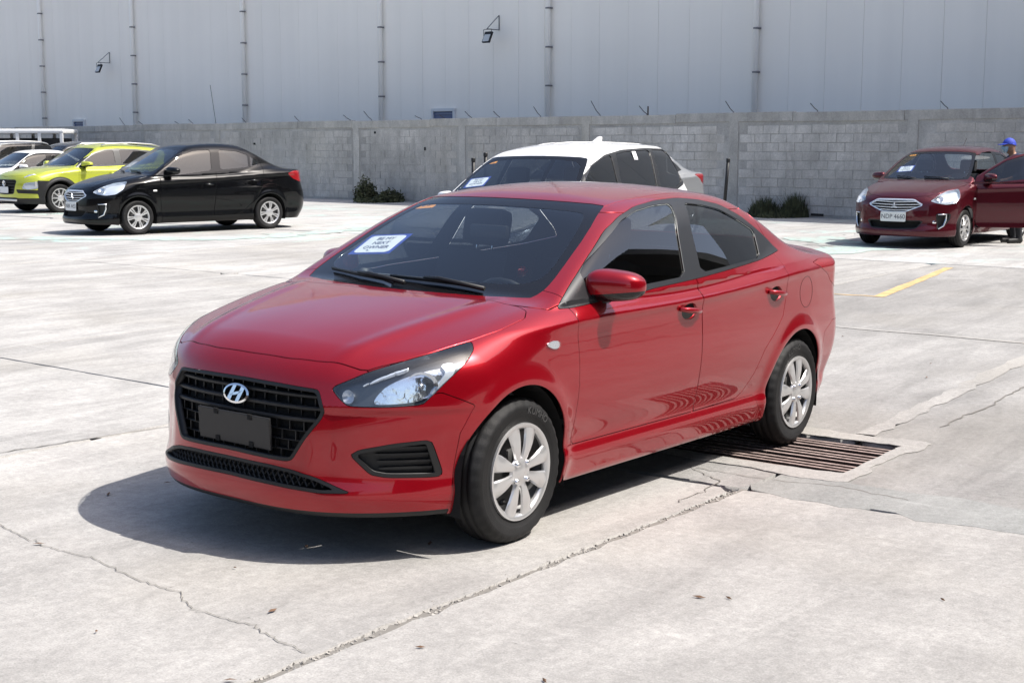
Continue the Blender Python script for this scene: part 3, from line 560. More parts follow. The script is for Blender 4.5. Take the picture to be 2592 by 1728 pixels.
def build_hero():
    HERO['wheelm']=wheel_meshes('hero',.297,.176,.195,'petal',144)
    Tm=Matrix(((.99982,.000307,-.018863),(0,.999867,.016280),(.018866,-.016277,.99969)))
    P=build_car(HERO,'red_sedan',(0,0,0),0,'glossy metallic red sedan with its rear wheel on a rusty drain grate','car',None,'red',.0108,Tm)
    S,root=P['S'],P['root']
    # grille slats, plate backing, emblem
    def fx(y,z): return surf_pt(S,(1.2,y,z),(0,y,z))[0]
    def slat(z,hw,parent,name='slat',h=.016,dep=.03,inset=.014,mat='trim'):
        mb=MB();n=16;ring=[]
        for i in range(n+1):
            y=-hw+2*hw*i/n;x=fx(y,z)-inset;ring.append([(x,y,z+h/2-.004),(x,y,z-h/2+.004),(x-.006,y,z-h/2),(x-dep,y,z-h/2),(x-dep,y,z+h/2),(x-.006,y,z+h/2)])
        V=[v for r in ring for v in r];F=[(i*6+j,(i+1)*6+j,(i+1)*6+(j+1)%6,i*6+(j+1)%6) for i in range(n) for j in range(6)];mb.add(V,F);return mb.build(name,MT[mat],parent)
    g=P['grille']
    for z,hw in((.632,.392),(.588,.405),(.545,.398)): slat(z,hw,g)
    mb=MB()
    for y in np.arange(-.36,.37,.06):
        x=fx(y,.6)-.046;mb.box((x,y,.60),(.012,.006,.13))
    mb.build('grille_rib',MT['trim'],g)
    for z,hw in((.500,.365),(.462,.335),(.425,.315)): slat(z,hw,g,h=.006,inset=.03)
    mb=MB()
    for k,z in enumerate((.520,.481,.444,.408)):
        for y in np.arange(-.345+(.03 if k%2 else 0),.35,.062):
            if abs(y)<.39-(.53-z)*.72: mb.box((fx(y,z)-.036,y,z),(.016,.005,.034))
    tag(mb.build('grille_mesh',MT['trim'],g),kind='stuff')
    x=fx(0,.48)+.001;mb=MB();nrmx=Matrix.Rotation(.09,3,'Y')
    mb.box((x-.012,.01,.478),(.012,.40,.126),M=nrmx);pl=mb.build('plate_backing',MT['backing'],root,bevel=.003)
    for y in(-.085,.105):
        for z in(.533,.424):
            mb=MB();mb.box((x-.006+(.478-z)*.09*-1,y,z),(.006,.022,.022),M=nrmx);mb.build('mounting_slot',MT['gap'],pl)
    # oval emblem with a slanted letter form
    zc=.608;xe=fx(0,zc)-.004;M=frame_matrix((xe,0,zc),(0,1,0),(-.25,0,1));mb=MB();n=40
    ro,ri=(.071,.039),(.061,.0315)
    V=[];F=[]
    for i in range(n):
        t=2*math.pi*i/n
        for (a,b),w in((ro,0),(ro,.006),(ri,.008),(ri,0)): V.append(M@Vector((a*math.cos(t),b*math.sin(t),w)))
    F=[(i*4+j,((i+1)%n)*4+j,((i+1)%n)*4+(j+1)%4,i*4+(j+1)%4) for i in range(n) for j in range(4)];mb.add(V,F)
    def pr(poly): mb.prism(poly,.007,M)
    pr([(-.044,-.023),(-.026,-.034),(-.002,.034),(-.020,.034)]);pr([(.044,.023),(.026,.034),(.002,-.034),(.020,-.034)])
    pr([(-.034,-.012),(-.018,.000),(.0,.006),(.034,.013),(.018,.001),(.0,-.006)])
    mb.build('emblem',MT['chrome'],g)
    # lower mesh
    lg=P['lowgr'];mb=MB()
    for i,y in enumerate(np.arange(-.46,.47,.026)):
        for k,z in enumerate((.345,.325,.305)):
            yy=y+(.013 if k%2 else 0)
            if abs(yy)<.34+(.35-z)*2.2: 
                xx=fx(yy,z)-.02
                for sg in(1,-1): mb.tube([(xx,yy,z-.010),(xx,yy+sg*.013,z+.010)],.0035,4)
    mb.build('honeycomb_mesh',MT['trim'],lg)
    for s in(1,-1):
        fo=P['fog',s]
        for k,z in enumerate((.450,.425,.398,.372)):
            y0,y1=.575+(.43-z)*.2,.715;mb=MB();n=8;ring=[]
            for i in range(n+1):
                y=y0+(y1-y0)*i/n;x=fx(y,z)-.022;ring.append([(x,s*y,z+.004),(x,s*y,z-.004),(x-.02,s*y,z-.006),(x-.02,s*y,z+.006)])
            mb.add([v for r in ring for v in r],[(i*4+j,(i+1)*4+j,(i+1)*4+(j+1)%4,i*4+(j+1)%4) for i in range(n) for j in range(4)]);mb.build('fog_louvre',MT['trim'],fo)
        # lamp internals: main reflector bowl, inner indicator, bright blade
        ln=P['hl',s]
        def bowl(nm,c,ax,r0,dep,mat,sx=1,n=28):
            ax=Vector(ax).normalized();u=ax.cross(Vector((0,0,1))).normalized();v=u.cross(ax);mb=MB();V=[];m=8
            for i in range(m+1):
                q=i/m
                for k in range(n):
                    t=2*math.pi*k/n;V.append(Vector(c)+ax*(-dep*(1-q*q))+r0*q*(sx*math.cos(t)*u+math.sin(t)*v))
            mb.add(V,[(i*n+k,(i+1)*n+k,(i+1)*n+(k+1)%n,i*n+(k+1)%n) for i in range(m) for k in range(n)]);return mb.build(nm,MT[mat],ln,True)
        def inp(x,y,z,d): 
            p=surf_pt(S,(x+1,s*(y+1),z),(x-.3,s*(y-.3),z));return Vector(p)-Vector(nrm(S,p))*d
        bz=[c for c in ln.children if c.name.startswith('lamp_bezel')][0]
        hm=P['hlmesh',s]
        def sub(nm,poly,mat,off):
            r,_=clip(hm,lambda V:sdpoly(np.stack([(s*V[:,1]-V[:,0])*.70711,V[:,2]],1),chaik(poly,2)))
            if len(r[2]): part(nm,r,MT[mat],ln,.02,-off)
        sub('reflector',[(-.03,.622),(.03,.690),(.12,.735),(.235,.765),(.285,.75),(.26,.705),(.20,.650),(.155,.625),(.02,.617)],'reflector',.034)
        sub('bright_blade',[(.235,.768),(.285,.775),(.305,.755),(.275,.705),(.215,.648),(.20,.655),(.245,.71),(.262,.742)],'lampwhite',.016)
        sub('bright_blade',[(-.06,.690),(.04,.738),(.12,.762),(.12,.756),(.04,.730),(-.06,.683)],'lampwhite',.018)
        bowl('projector_bowl',inp(.46,.70,.69,.026),(.80,s*.55,.05),.050,.045,'chrome',1.2)
        bowl('indicator',inp(.650,.49,.645,.016),(.95,s*.2,.05),.026,.02,'lampwhite')
        mb=MB();c=inp(.46,.70,.69,.045);mb.lathe([(0,.03),(.010,.027),(.012,0)],12,Matrix.Translation(c)@Matrix.Rotation(-1.0*s,4,'Z'));mb.build('bulb',MT['chrome'],ln,True)
        # side turn signal
        c=surf_pt(S,(-.19,s*1.2,.79),(-.19,0,.79));M=frame_matrix((c[0],c[1]+s*.001,c[2]),(-s,0,0.12*-s),(0,0,1))
        q=chaik([(-.058,0.002),(.0,.022),(.05,.020),(.052,-.012),(.0,-.018)],2);mb=MB();mb.prism([(a*s,b) for a,b in (q if s>0 else q[::-1])],.007,M);ts=mb.build('side_indicator',MT['clear'],root,bevel=.003)
        mb=MB();mb.prism([(a*s*.9,b*.9) for a,b in (q if s>0 else q[::-1])],.003,M);mb.build('indicator_reflector',MT['reflector'],ts)
        # fuel flap outline on the left, roof ditch strip, sail seam
    c0=[];n=28
    for i in range(n+1):
        t=2*math.pi*i/n;xx,zz=-2.63+.085*math.cos(t),.848+.085*math.sin(t)
        p=surf_pt(S,(xx,1.2,zz),(xx,0,zz));c0.append((p[0],p[1]+.0002,p[2]))
    mb=MB();mb.tube(c0,.0011,5,False);mb.build('fuel_flap_seam',MT['gap'],root)
    # wipers and cowl
    def wsp(y,z,d=.012):
        p=surf_pt(S,(.6,y,z),(-1.2,y,z));return Vector(p)+Vector(nrm(S,p))*d
    for ys,zs in(((-.52,-.30,-.12,-.02),(.994,.985,.978,.968)),((-.10,.10,.28,.42),(.992,.990,.985,.975))):
        pts=[wsp(y,z,.014) for y,z in zip(ys,zs)];mb=MB();mb.tube(pts,[.005,.0065,.0065,.004],6);mb.tube([p-Vector((0,0,.007)) for p in pts],.003,4)
        mid=pts[1]*.5+pts[2]*.5;mb.tube([pts[1]+Vector((.0,0,.008)),mid+Vector((.012,0,.012)),wsp(ys[2]+.16,.968,.02)],[.006,.010,.011],6);mb.build('wiper',MT['trim'],root,True)
    # interior mirror, notices
    mb=MB();c=wsp(0,1.27,-.09);mb.box(c,(.03,.22,.06));mb.build('interior_mirror',MT['trim'],root,bevel=.012,auto=.8)
    notice(root,S,(-.56,-.435,1.12));lto(root,S,(-.92,-.45,1.297),.125,.07)
    # raised tyre lettering
    for xw,ang in((-2.57,math.radians(62)),(0,math.radians(100))):
        mb=MB();acc=[]
        for k,ch in enumerate('KUMHO'):
            me=text_mesh(ch,.040,.0006);a=ang+k*.125
            M=frame_matrix((xw+.245*math.cos(a),.83+.0045,.300+.245*math.sin(a)),(math.sin(a),0,-math.cos(a)) if True else 0,(math.cos(a),0,math.sin(a)))
            # outward normal must be +Y
            u=Vector((-math.sin(a),0,math.cos(a)));v=Vector((math.cos(a),0,math.sin(a)));Mx=Matrix(((u.x,v.x,0,xw+.245*math.cos(a)),(u.y,v.y,1,.8335),(u.z,v.z,0,.300+.245*math.sin(a)),(0,0,0,1)))
            mb.add([Mx@(q.co*1.0) for q in me.vertices],[tuple(p.vertices) for p in me.polygons]);bpy.data.meshes.remove(me)
        mb.build('tyre_lettering',plain('tyre_letter',(.05,.05,.05),.55),root)
    return P
# ---------------------------------------------------------------- ground
GX,GY=-2.42,.86
def zg(x,y): return .085-.15*np.exp(-np.hypot(np.asarray(x)-GX,np.asarray(y)-GY)/5)
WD=np.array([.098,.9952]);WN=np.array([.9952,-.098])      # wall direction, wall face normal (towards the lot)
WP=np.array([-24.78,-25.279])                             # a point on the wall base line
def concrete(name,c,streak=.14,crack=True,rough=.85,seed=0,paint=None,dark=1.0):
    m,t,p=nodes(name);L=t.links;N=t.nodes.new;tc=N('ShaderNodeTexCoord');geo=N('ShaderNodeNewGeometry')
    off=N('ShaderNodeVectorMath');off.operation='ADD';off.inputs[1].default_value=(seed*7.3,seed*3.1,0);L.new(geo.outputs['Position'],off.inputs[0]);P=off.outputs[0]
    def noise(scale,detail=6,rough_=.6,vec=None,dist=0):
        n=N('ShaderNodeTexNoise');n.inputs['Scale'].default_value=scale;n.inputs['Detail'].default_value=detail;n.inputs['Roughness'].default_value=rough_;n.inputs['Distortion'].default_value=dist;L.new(vec or P,n.inputs['Vector']);return n.outputs['Fac']
    def ramp(v,a,b,lo,hi):
        r=N('ShaderNodeMapRange');r.inputs[1].default_value=a;r.inputs[2].default_value=b;r.inputs[3].default_value=lo;r.inputs[4].default_value=hi;L.new(v,r.inputs[0]);return r.outputs[0]
    def mul(a,b):
        x=N('ShaderNodeMath');x.operation='MULTIPLY';L.new(a,x.inputs[0]);L.new(b,x.inputs[1]);return x.outputs[0]
    big=ramp(noise(.22,5,.62,dist=.6),.3,.7,.84,1.06);mid=ramp(noise(1.3,8,.68,dist=.4),.3,.7,.91,1.06);fine=mul(ramp(noise(26,6,.75),.25,.75,.86,1.10),ramp(noise(140,3,.7),.3,.7,.88,1.08))
    mp=N('ShaderNodeMapping');mp.inputs['Scale'].default_value=(.55,2.6,1);mp.inputs['Rotation'].default_value=(0,0,.35+.4*seed);L.new(P,mp.inputs['Vector'])
    st=ramp(noise(1.1,9,.72,mp.outputs[0],.8),.42,.66,1.0,1-streak)
    mp2=N('ShaderNodeMapping');mp2.inputs['Scale'].default_value=(9,1.0,1);mp2.inputs['Rotation'].default_value=(0,0,-.25);L.new(P,mp2.inputs['Vector'])
    sc=ramp(noise(1.6,5,.6,mp2.outputs[0],.3),.60,.70,1.0,1.06)            # pale drag scratches
    sp=N('ShaderNodeTexVoronoi');sp.inputs['Scale'].default_value=9;sp.inputs['Randomness'].default_value=1;L.new(P,sp.inputs['Vector']);sp2=N('ShaderNodeTexVoronoi');sp2.inputs['Scale'].default_value=31;L.new(P,sp2.inputs['Vector']);spk=mul(ramp(sp.outputs['Distance'],.02,.055,.70,1.0),ramp(sp2.outputs['Distance'],.05,.13,.86,1.0))   # small dark specks
    v=mul(mul(mul(big,mid),mul(fine,st)),mul(sc,spk))
    col=N('ShaderNodeMix');col.data_type='RGBA';col.blend_type='MULTIPLY';col.inputs[0].default_value=1;col.inputs[6].default_value=(*[k*dark for k in c],1);L.new(v,col.inputs[7]);out=col.outputs[2]
    warm=N('ShaderNodeMix');warm.data_type='RGBA';warm.inputs[7].default_value=(c[0]*.9*dark,c[1]*.85*dark,c[2]*.74*dark,1);L.new(ramp(noise(.5,4,.5),.5,.75,0,.32),warm.inputs[0]);L.new(out,warm.inputs[6])
    wm=N('ShaderNodeMix');wm.data_type='RGBA';wm.blend_type='MULTIPLY';wm.inputs[0].default_value=0;L.new(warm.outputs[2],wm.inputs[6]);out=warm.outputs[2]
    mm=N('ShaderNodeMix');mm.data_type='RGBA';mm.blend_type='MULTIPLY';mm.inputs[0].default_value=.75;L.new(out,mm.inputs[6]);L.new(v,mm.inputs[7]);out=mm.outputs[2]
    if paint:
        pc,lo=paint;k=N('ShaderNodeMix');k.data_type='RGBA';k.inputs[7].default_value=(*pc,1);L.new(mul(ramp(noise(.45,6,.7,dist=1.2),lo,lo+.10,0,1),ramp(noise(7,6,.8),.40,.60,.05,.8)),k.inputs[0]);L.new(out,k.inputs[6]);out=k.outputs[2]
    L.new(out,p.inputs['Base Color']);p.inputs['Roughness'].default_value=rough;p.inputs['Specular IOR Level'].default_value=.3
    b=N('ShaderNodeBump');b.inputs['Strength'].default_value=.5;b.inputs['Distance'].default_value=.004;L.new(noise(70,5,.7),b.inputs['Height']);b2=N('ShaderNodeBump');b2.inputs['Strength'].default_value=.4;b2.inputs['Distance'].default_value=.02;L.new(noise(4,6,.6),b2.inputs['Height']);L.new(b2.outputs[0],b.inputs['Normal']);L.new(b.outputs[0],p.inputs['Normal']);return m
C_NEAR=concrete('concrete_near',(.415,.402,.383),streak=.12,seed=1);C_LEFT=concrete('concrete_left',(.44,.43,.412),streak=.18,seed=2);C_REAR=concrete('concrete_grey',(.345,.337,.325),streak=.15,seed=3)
C_FAR=concrete('concrete_far_pale',(.455,.448,.435),streak=.18,seed=4,paint=((.36,.56,.515),.55));GRIT=concrete('joint_grit',(.31,.30,.285),seed=5);ASPH=concrete('grey_grit_strip',(.30,.305,.295),streak=.05,seed=6)
def sheet(x0,x1,y0,y1,step,dz=0,holes=(),jit=0,seed=0):
    """flat piece of paving that follows the lie of the ground; ragged borders"""
    nx=max(2,int((x1-x0)/step));ny=max(2,int((y1-y0)/step));X,Y=np.meshgrid(np.linspace(x0,x1,nx+1),np.linspace(y0,y1,ny+1),indexing='ij')
    V=np.stack([X.ravel(),Y.ravel(),zg(X.ravel(),Y.ravel())+dz],1);i=np.arange((nx+1)*(ny+1)).reshape(nx+1,ny+1)
    F=np.concatenate([np.stack([i[:-1,:-1].ravel(),i[1:,:-1].ravel(),i[1:,1:].ravel()],1),np.stack([i[:-1,:-1].ravel(),i[1:,1:].ravel(),i[:-1,1:].ravel()],1)])
    N=np.tile([0,0,1.],(len(V),1));M=(V,N,F)
    if jit:
        r=np.random.default_rng(seed);ph=r.uniform(0,6.28,(4,6));fr_=r.uniform(1.5,40,(4,6))
        def ed(k,t): return sum(np.sin(t*fr_[k,j]+ph[k,j])/(1+.35*fr_[k,j]**.6) for j in range(6))*jit
        M,_=clip(M,lambda V:np.maximum.reduce([x0+jit*2+ed(0,V[:,1])-V[:,0],V[:,0]-x1+jit*2+ed(1,V[:,1]),y0+jit*2+ed(2,V[:,0])-V[:,1],V[:,1]-y1+jit*2+ed(3,V[:,0])]))
    for h in holes: _,M=clip(M,h)
    return M
def grate_hole(V,e=0.0):
    x,y=V[:,0]-GX,V[:,1]-.765;n=.012*np.sin(31*V[:,1]+5*V[:,0])+.008*np.sin(67*V[:,0]+1.3)
    return np.maximum(np.abs(x)-.40,np.abs(y)-.585)-n*e
ground=None
far=sheet(-300,200,-300,200,25,-.05);far=(far[0],far[1],clip(far,lambda V:-np.maximum(np.abs(V[:,0]+10)-24.9,np.abs(V[:,1]+10)-24.9))[0][2]) if False else far
V=far[0];hole=lambda V:np.maximum(np.abs(V[:,0]-GX)-.36,np.abs(V[:,1]-.765)-.545)
def big_ground():
    xs=np.array([-400,-150,-60,-40,-30,-22,-16,-12,-9,-7,-5,-4,-3.2,GX-.36,GX,GX+.36,-1.5,-.5,.5,1.5,3,5,8,12,20,40,100,300]);ys=np.array([-400,-150,-60,-40,-30,-22,-16,-12,-9,-7,-5,-3.5,-2,-1,-.3,.22,.6,1.0,1.31,2,3,4.5,7,12,20,40,100,300])
    X,Y=np.meshgrid(xs,ys,indexing='ij');V=np.stack([X.ravel(),Y.ravel(),zg(X,Y).ravel()-.028],1);n=len(ys);F=[]
    for i in range(len(xs)-1):
        for j in range(len(ys)-1):
            cx,cy=(xs[i]+xs[i+1])/2,(ys[j]+ys[j+1])/2
            if abs(cx-GX)<.36 and abs(cy-.765)<.545: continue
            F.append((i*n+j,(i+1)*n+j,(i+1)*n+j+1,i*n+j+1))
    return pymesh('ground',V,F)
ground=tag(link('ground',big_ground(),GRIT),kind='structure')
xb=[7.2,1.9,-1.42,-6.82,-13.2];yb=[10.6,7.4,4.25,1.10,-2.12,-5.3,-8.5,-11.7]
for i in range(len(xb)-1):
    for j in range(len(yb)-1):
        x1,x0,y1,y0=xb[i],xb[i+1],yb[j],yb[j+1]
        if i==0: pass
        if i==2 and y0>=1.0: x1=-1.60            # the gritty strip lies over this joint
        if i==0: x0=-1.42
        if i==1: continue
        st=.10 if (x0>-7.5 and y0>-3) else .14
        M=sheet(x0,x1,y0,y1,st,0,[lambda V:grate_hole(V,1)] if i==2 and y0<1.2<y1+2 and y0>-3 else [],.012 if st<.12 else .006,i*17+j)
        M=(M[0]+np.array([0,0,RNG.uniform(-.004,.003) if y0>1 else RNG.uniform(-.0008,.0008)]),M[1],M[2])
        mt=C_REAR if i>=2 and y0>-2.5 else (C_NEAR if y0>-3 else C_LEFT)
        part('slab',M,mt,ground,.03)
for y1,y0 in((14,-5.4),(-5.4,-13.0),(-13.0,-21),(-21,-33)):
    for x1,x0 in((-13.24,-18.2),(-18.2,-27.0)):
        part('slab',sheet(x0,x1,y0,y1,.2,RNG.uniform(-.002,.004),(),.006,int(-y0)),C_FAR,ground,.03)
for y1,y0 in((-11.74,-21),(-21,-33)):
    for x1,x0 in((7.2,-1.4),(-1.4,-13.2)):
        part('slab',sheet(x0,x1,y0,y1,.2,RNG.uniform(-.003,.002),(),.006,int(-y0+3)),C_LEFT if y0>-20 else C_FAR,ground,.03)
part('gritty_strip',sheet(-1.92,-1.28,1.02,10.4,.12,.003,(),.045,5),ASPH,ground,.01)
def ribbon(name,pts,w,mat,dz=.004,seed=0,sub=10,rag=.35,wob=.012,th=.0):
    r=np.random.default_rng(seed);P=[]
    for a,b in zip(pts[:-1],pts[1:]):
        for k in range(sub):
            t=k/sub;P.append((a[0]+(b[0]-a[0])*t,a[1]+(b[1]-a[1])*t))
    P.append(pts[-1]);P=np.array(P,float);n=len(P);P[1:-1]+=r.normal(0,wob,(n-2,2));T=np.gradient(P,axis=0);T/=np.linalg.norm(T,axis=1,keepdims=True)+1e-9;Q=np.stack([-T[:,1],T[:,0]],1)
    ww=w*(1+rag*r.normal(0,1,(n,2)));ww=np.clip(ww,w*.15,w*2.2)/2;A=P+Q*ww[:,:1];B=P-Q*ww[:,1:]
    V=[(a[0],a[1],float(zg(*a))+dz) for a in A]+[(b[0],b[1],float(zg(*b))+dz) for b in B]
    return link(name,pymesh(name,V,[(i,i+1,n+i+1,n+i) for i in range(n-1)]),mat,ground)
CRK=plain('crack_dark',(.17,.16,.145),.95);YEL=plain('worn_yellow_paint',(.50,.34,.16),.8,var=.25,vscale=9,bump=.3);CY=concrete('worn_cyan_paint',(.45,.44,.42),seed=4,paint=((.34,.52,.475),.36));PALE=concrete('pale_mortar',(.405,.392,.372),streak=.05,seed=9)
ribbon('crack',[(1.15,-.99),(1.2,-.76),(1.22,-.49),(1.2,-.33),(1.27,.05),(1.27,.27),(1.36,.44),(1.36,.60),(1.35,.74),(1.40,.90),(1.42,1.05)],.0038,CRK,seed=1,wob=.006,rag=.2)
ribbon('crack',[(1.15,-.99),(1.02,-1.4),(.95,-2.0)],.004,CRK,seed=2,wob=.007)
ribbon('crack',[(-1.0,1.0),(-1.5,.95),(-1.72,.62),(-1.86,.30)],.006,CRK,seed=3,wob=.007);ribbon('crack',[(-1.7,.7),(-1.68,1.12),(-1.75,1.45),(-1.66,1.82)],.006,CRK,seed=4,wob=.007)
ribbon('crack',[(-3.4,1.36),(-4.2,1.42),(-5.0,1.40),(-6.0,1.32)],.010,CRK,seed=11)
ribbon('crack',[(2.4,-2.46),(1.4,-2.33),(.36,-2.2),(-.07,-2.14),(-.56,-2.07),(-1.4,-1.98)],.011,CRK,seed=14,wob=.006,rag=.35)
ribbon('yellow_line',[(-9.15,-1.28),(-12.75,-1.78)],.12,YEL,seed=5,rag=.16,wob=.006);ribbon('yellow_line',[(-9.15,-1.24),(-9.05,-2.3),(-8.95,-5.0)],.04,YEL,seed=6,rag=.25,wob=.01)
part('mortar_collar',sheet(GX-.60,GX+.62,.06,1.50,.07,.006,[lambda V:grate_hole(V,.6)],.030,77),PALE,ground,.004);ribbon('mortar_patch',[(-3.0,1.08),(-4.1,1.10),(-5.2,1.08),(-6.8,1.08)],.12,PALE,.003,seed=10,rag=.2,wob=.012)
ribbon('mortar_line',[(-6.80,-2.1),(-6.80,1.0),(-6.80,4.2)],.05,PALE,seed=12,rag=.3)
for k,(pts,w) in enumerate((([(-8.4,-16.6),(-9.6,-15.0),(-10.6,-13.3),(-12.3,-13.1),(-15.0,-13.3)],.55),([(-13.9,-5.6),(-14.2,-3.9),(-15.6,-4.2),(-17.0,-5.6)],.8),([(-14.0,-23.0),(-15.4,-21.5)],.6),([(-20.5,-9.0),(-17.5,-9.4),(-15.2,-9.8)],.6))): ribbon('worn_cyan_marking',pts,w,CY,.005,seed=20+k,sub=26,rag=.5,wob=.10)
# scattered leaves and grit on the paving
lm=plain('dry_leaf',(.13,.075,.045),.9);gm=plain('grit',(.27,.255,.235),.9,var=.5,vscale=30)
ribbon('joint_filler',[(2.0,1.10),(1.0,1.10),(0,1.10),(-1.45,1.10)],.036,CRK,-.007,seed=31,sub=60,rag=.3,wob=.004)
for i in range(26):
    x,y=(RNG.uniform(-.3,2.0),RNG.uniform(-1.2,3.2)) if i<18 else (RNG.uniform(-8,-3),RNG.uniform(-4,2));a=RNG.uniform(0,6.28);l=RNG.uniform(.010,.028);z=float(zg(x,y))+.006;u=np.array([math.cos(a),math.sin(a)]);v=np.array([-u[1],u[0]])
    V=[(x+u[0]*l,y+u[1]*l,z),(x+v[0]*l*.3,y+v[1]*l*.3,z+.004),(x-u[0]*l,y-u[1]*l,z+.003),(x-v[0]*l*.3,y-v[1]*l*.3,z),(x,y,z+.006)]
    tag(link('dry_leaf',pymesh('dry_leaf',V,[(0,1,4),(1,2,4),(2,3,4),(3,0,4)]),lm),'tiny curled brown leaf lying on the pale concrete','leaf','dry leaves scattered on the concrete')
mb=MB()
for i in range(900):
    if i<650: x=RNG.uniform(-1.4,2.0);y=1.10+RNG.normal(0,.035)
    else: x=RNG.uniform(-1.8,-1.4);y=RNG.uniform(1.15,3.2)
    r=RNG.uniform(.002,.0065);z=float(zg(x,y))-.006 if i<650 else float(zg(x,y))-.008;mb.box((x,y,z),(r*2.2,r*1.5,r*1.2),M=Euler((RNG.uniform(0,.8),RNG.uniform(0,.8),RNG.uniform(0,3))).to_matrix())
tag(mb.build('gravel',gm),'loose grey gravel crumbled along the pavement joint','gravel',kind='stuff')
# ---------------------------------------------------------------- drain grate
pit=MB();z0=float(zg(GX,.765))
for c,d in(((GX-.40,.765,z0-.33),(.05,1.26,.62)),((GX+.40,.765,z0-.33),(.05,1.26,.62)),((GX,.765-.60,z0-.33),(.75,.05,.62)),((GX,.765+.60,z0-.33),(.75,.05,.62)),((GX,.765,z0-.62),(.75,1.16,.05))): pit.box(c,d)
gr=empty('drain_grate',(GX,.765,z0),0,'rusty steel bar grate over a drain under the red sedan rear wheel','grate')
pb=pit.build('pit',plain('pit_wall',(.06,.055,.05),.95),gr);pb.matrix_parent_inverse=gr.matrix_world.inverted() if False else Matrix.Translation((-GX,-.765,-z0))
bar=None
for k in range(11):
    x=.345-k*.069;m=MB();m.box((0,0,-.035),(.027,1.17,.06))
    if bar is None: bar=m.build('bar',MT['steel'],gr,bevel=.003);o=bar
    else: o=bar.copy();COL.objects.link(o)
    o.location=(x,.012*math.sin(k*2.1),.006+.003*math.sin(k*1.7));o.rotation_euler=(0,0,.006*math.sin(k*3.3))
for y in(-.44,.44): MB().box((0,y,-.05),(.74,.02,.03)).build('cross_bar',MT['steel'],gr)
MB().lathe([(0,.016),(.018,.014),(.024,.0),(.024,-.03)],12,Matrix.Translation((.362,.40,-.02))@Matrix.Rotation(math.pi/2,4,'X')).build('bolt',MT['dull'],gr,True)
# ---------------------------------------------------------------- block wall
WALLM=concrete('wall_mortar',(.53,.51,.475),streak=.10,seed=11);BLK=concrete('hollow_block',(.63,.60,.555),streak=.16,seed=12);CAPM=concrete('wall_cap',(.59,.565,.52),streak=.16,seed=13)
yaw=math.atan2(WD[1],WD[0]);WL0,WL1=-34.0,33.0;Z0=.085;ZT=2.32
def wpt(s,d=0,z=0): q=WP+WD*s+WN*d;return (float(q[0]),float(q[1]),z)
wall=empty('block_wall',wpt(0,0,Z0),yaw,'long grey hollow-block wall with bent rebar stubs along its top','wall')
def wl(mb,name,mat,**k): return mb.build(name,mat,wall,**k)
# local frame: +x along the wall, -y towards the lot, z from the ground
wl(MB().box(((WL0+WL1)/2,.07,1.10),(WL1-WL0,.14,2.24)),'wall_core',WALLM)
cols=[-29.6,-25.3,-21.1,-16.8,-12.6,-8.4,-4.2,.0+2.35-2.35+2.4,6.6,10.8,15.05,19.3,23.5,27.7]
for c in cols: wl(MB().box((c,.06,1.10),(.24,.155,2.21)),'tie_column',CAPM,bevel=.006)
x=WL0;k=0
while x<WL1:
    l=2.8+.4*math.sin(k*3);wl(MB().box((x+l/2,.062,2.14+.012*math.sin(k*2.3)),(l-.006,.160,.205)),'cap_beam',CAPM,bevel=.012);x+=l;k+=1
course=.192;blocks=[]
for r in range(10):
    z=.055+r*course+.09;x=WL0+(.2 if r%2 else 0)
    while x<WL1:
        L=.40;xc=x+L/2
        if all(abs(xc-c)>.30 for c in cols): blocks.append((xc,z,r,.382))
        x+=L
vis=sorted(blocks,key=lambda b:-b[0] if b[0]<22.6 else 100)
near=[b for b in vis if 9.0<b[0]<22.6][:300];ns=set(id(b) for b in near)
bmesh_=[]
for kx in range(4):
    m=MB();m.box((0,0,0),(.388,.02,.181));me=pymesh('block',m.V,m.F)
    bm=bmesh.new();bm.from_mesh(me);bmesh.ops.bevel(bm,geom=bm.edges[:],offset=.006,segments=1,affect='EDGES');rr=random.Random(kx)
    for v in bm.verts: v.co.x+=rr.uniform(-.005,.005);v.co.z+=rr.uniform(-.005,.005)
    bm.to_mesh(me);bm.free();me.materials.append(BLK);bmesh_.append(me)
for i,(xc,z,r,w) in enumerate(near):
    o=link('block',bmesh_[i%4],None,wall);o.location=(xc+RNG.normal(0,.004),.001+RNG.normal(0,.003),z+RNG.normal(0,.003));o.rotation_euler=(0,RNG.normal(0,.006),RNG.normal(0,.004))
mb=MB()
for b in blocks:
    if id(b) not in ns: mb.box((b[0]+RNG.normal(0,.004),.001+RNG.normal(0,.003),b[1]+RNG.normal(0,.003)),(b[3]+.004+RNG.normal(0,.004),.018,.179))
tag(wl(mb,'farther_blocks',BLK),kind='stuff')
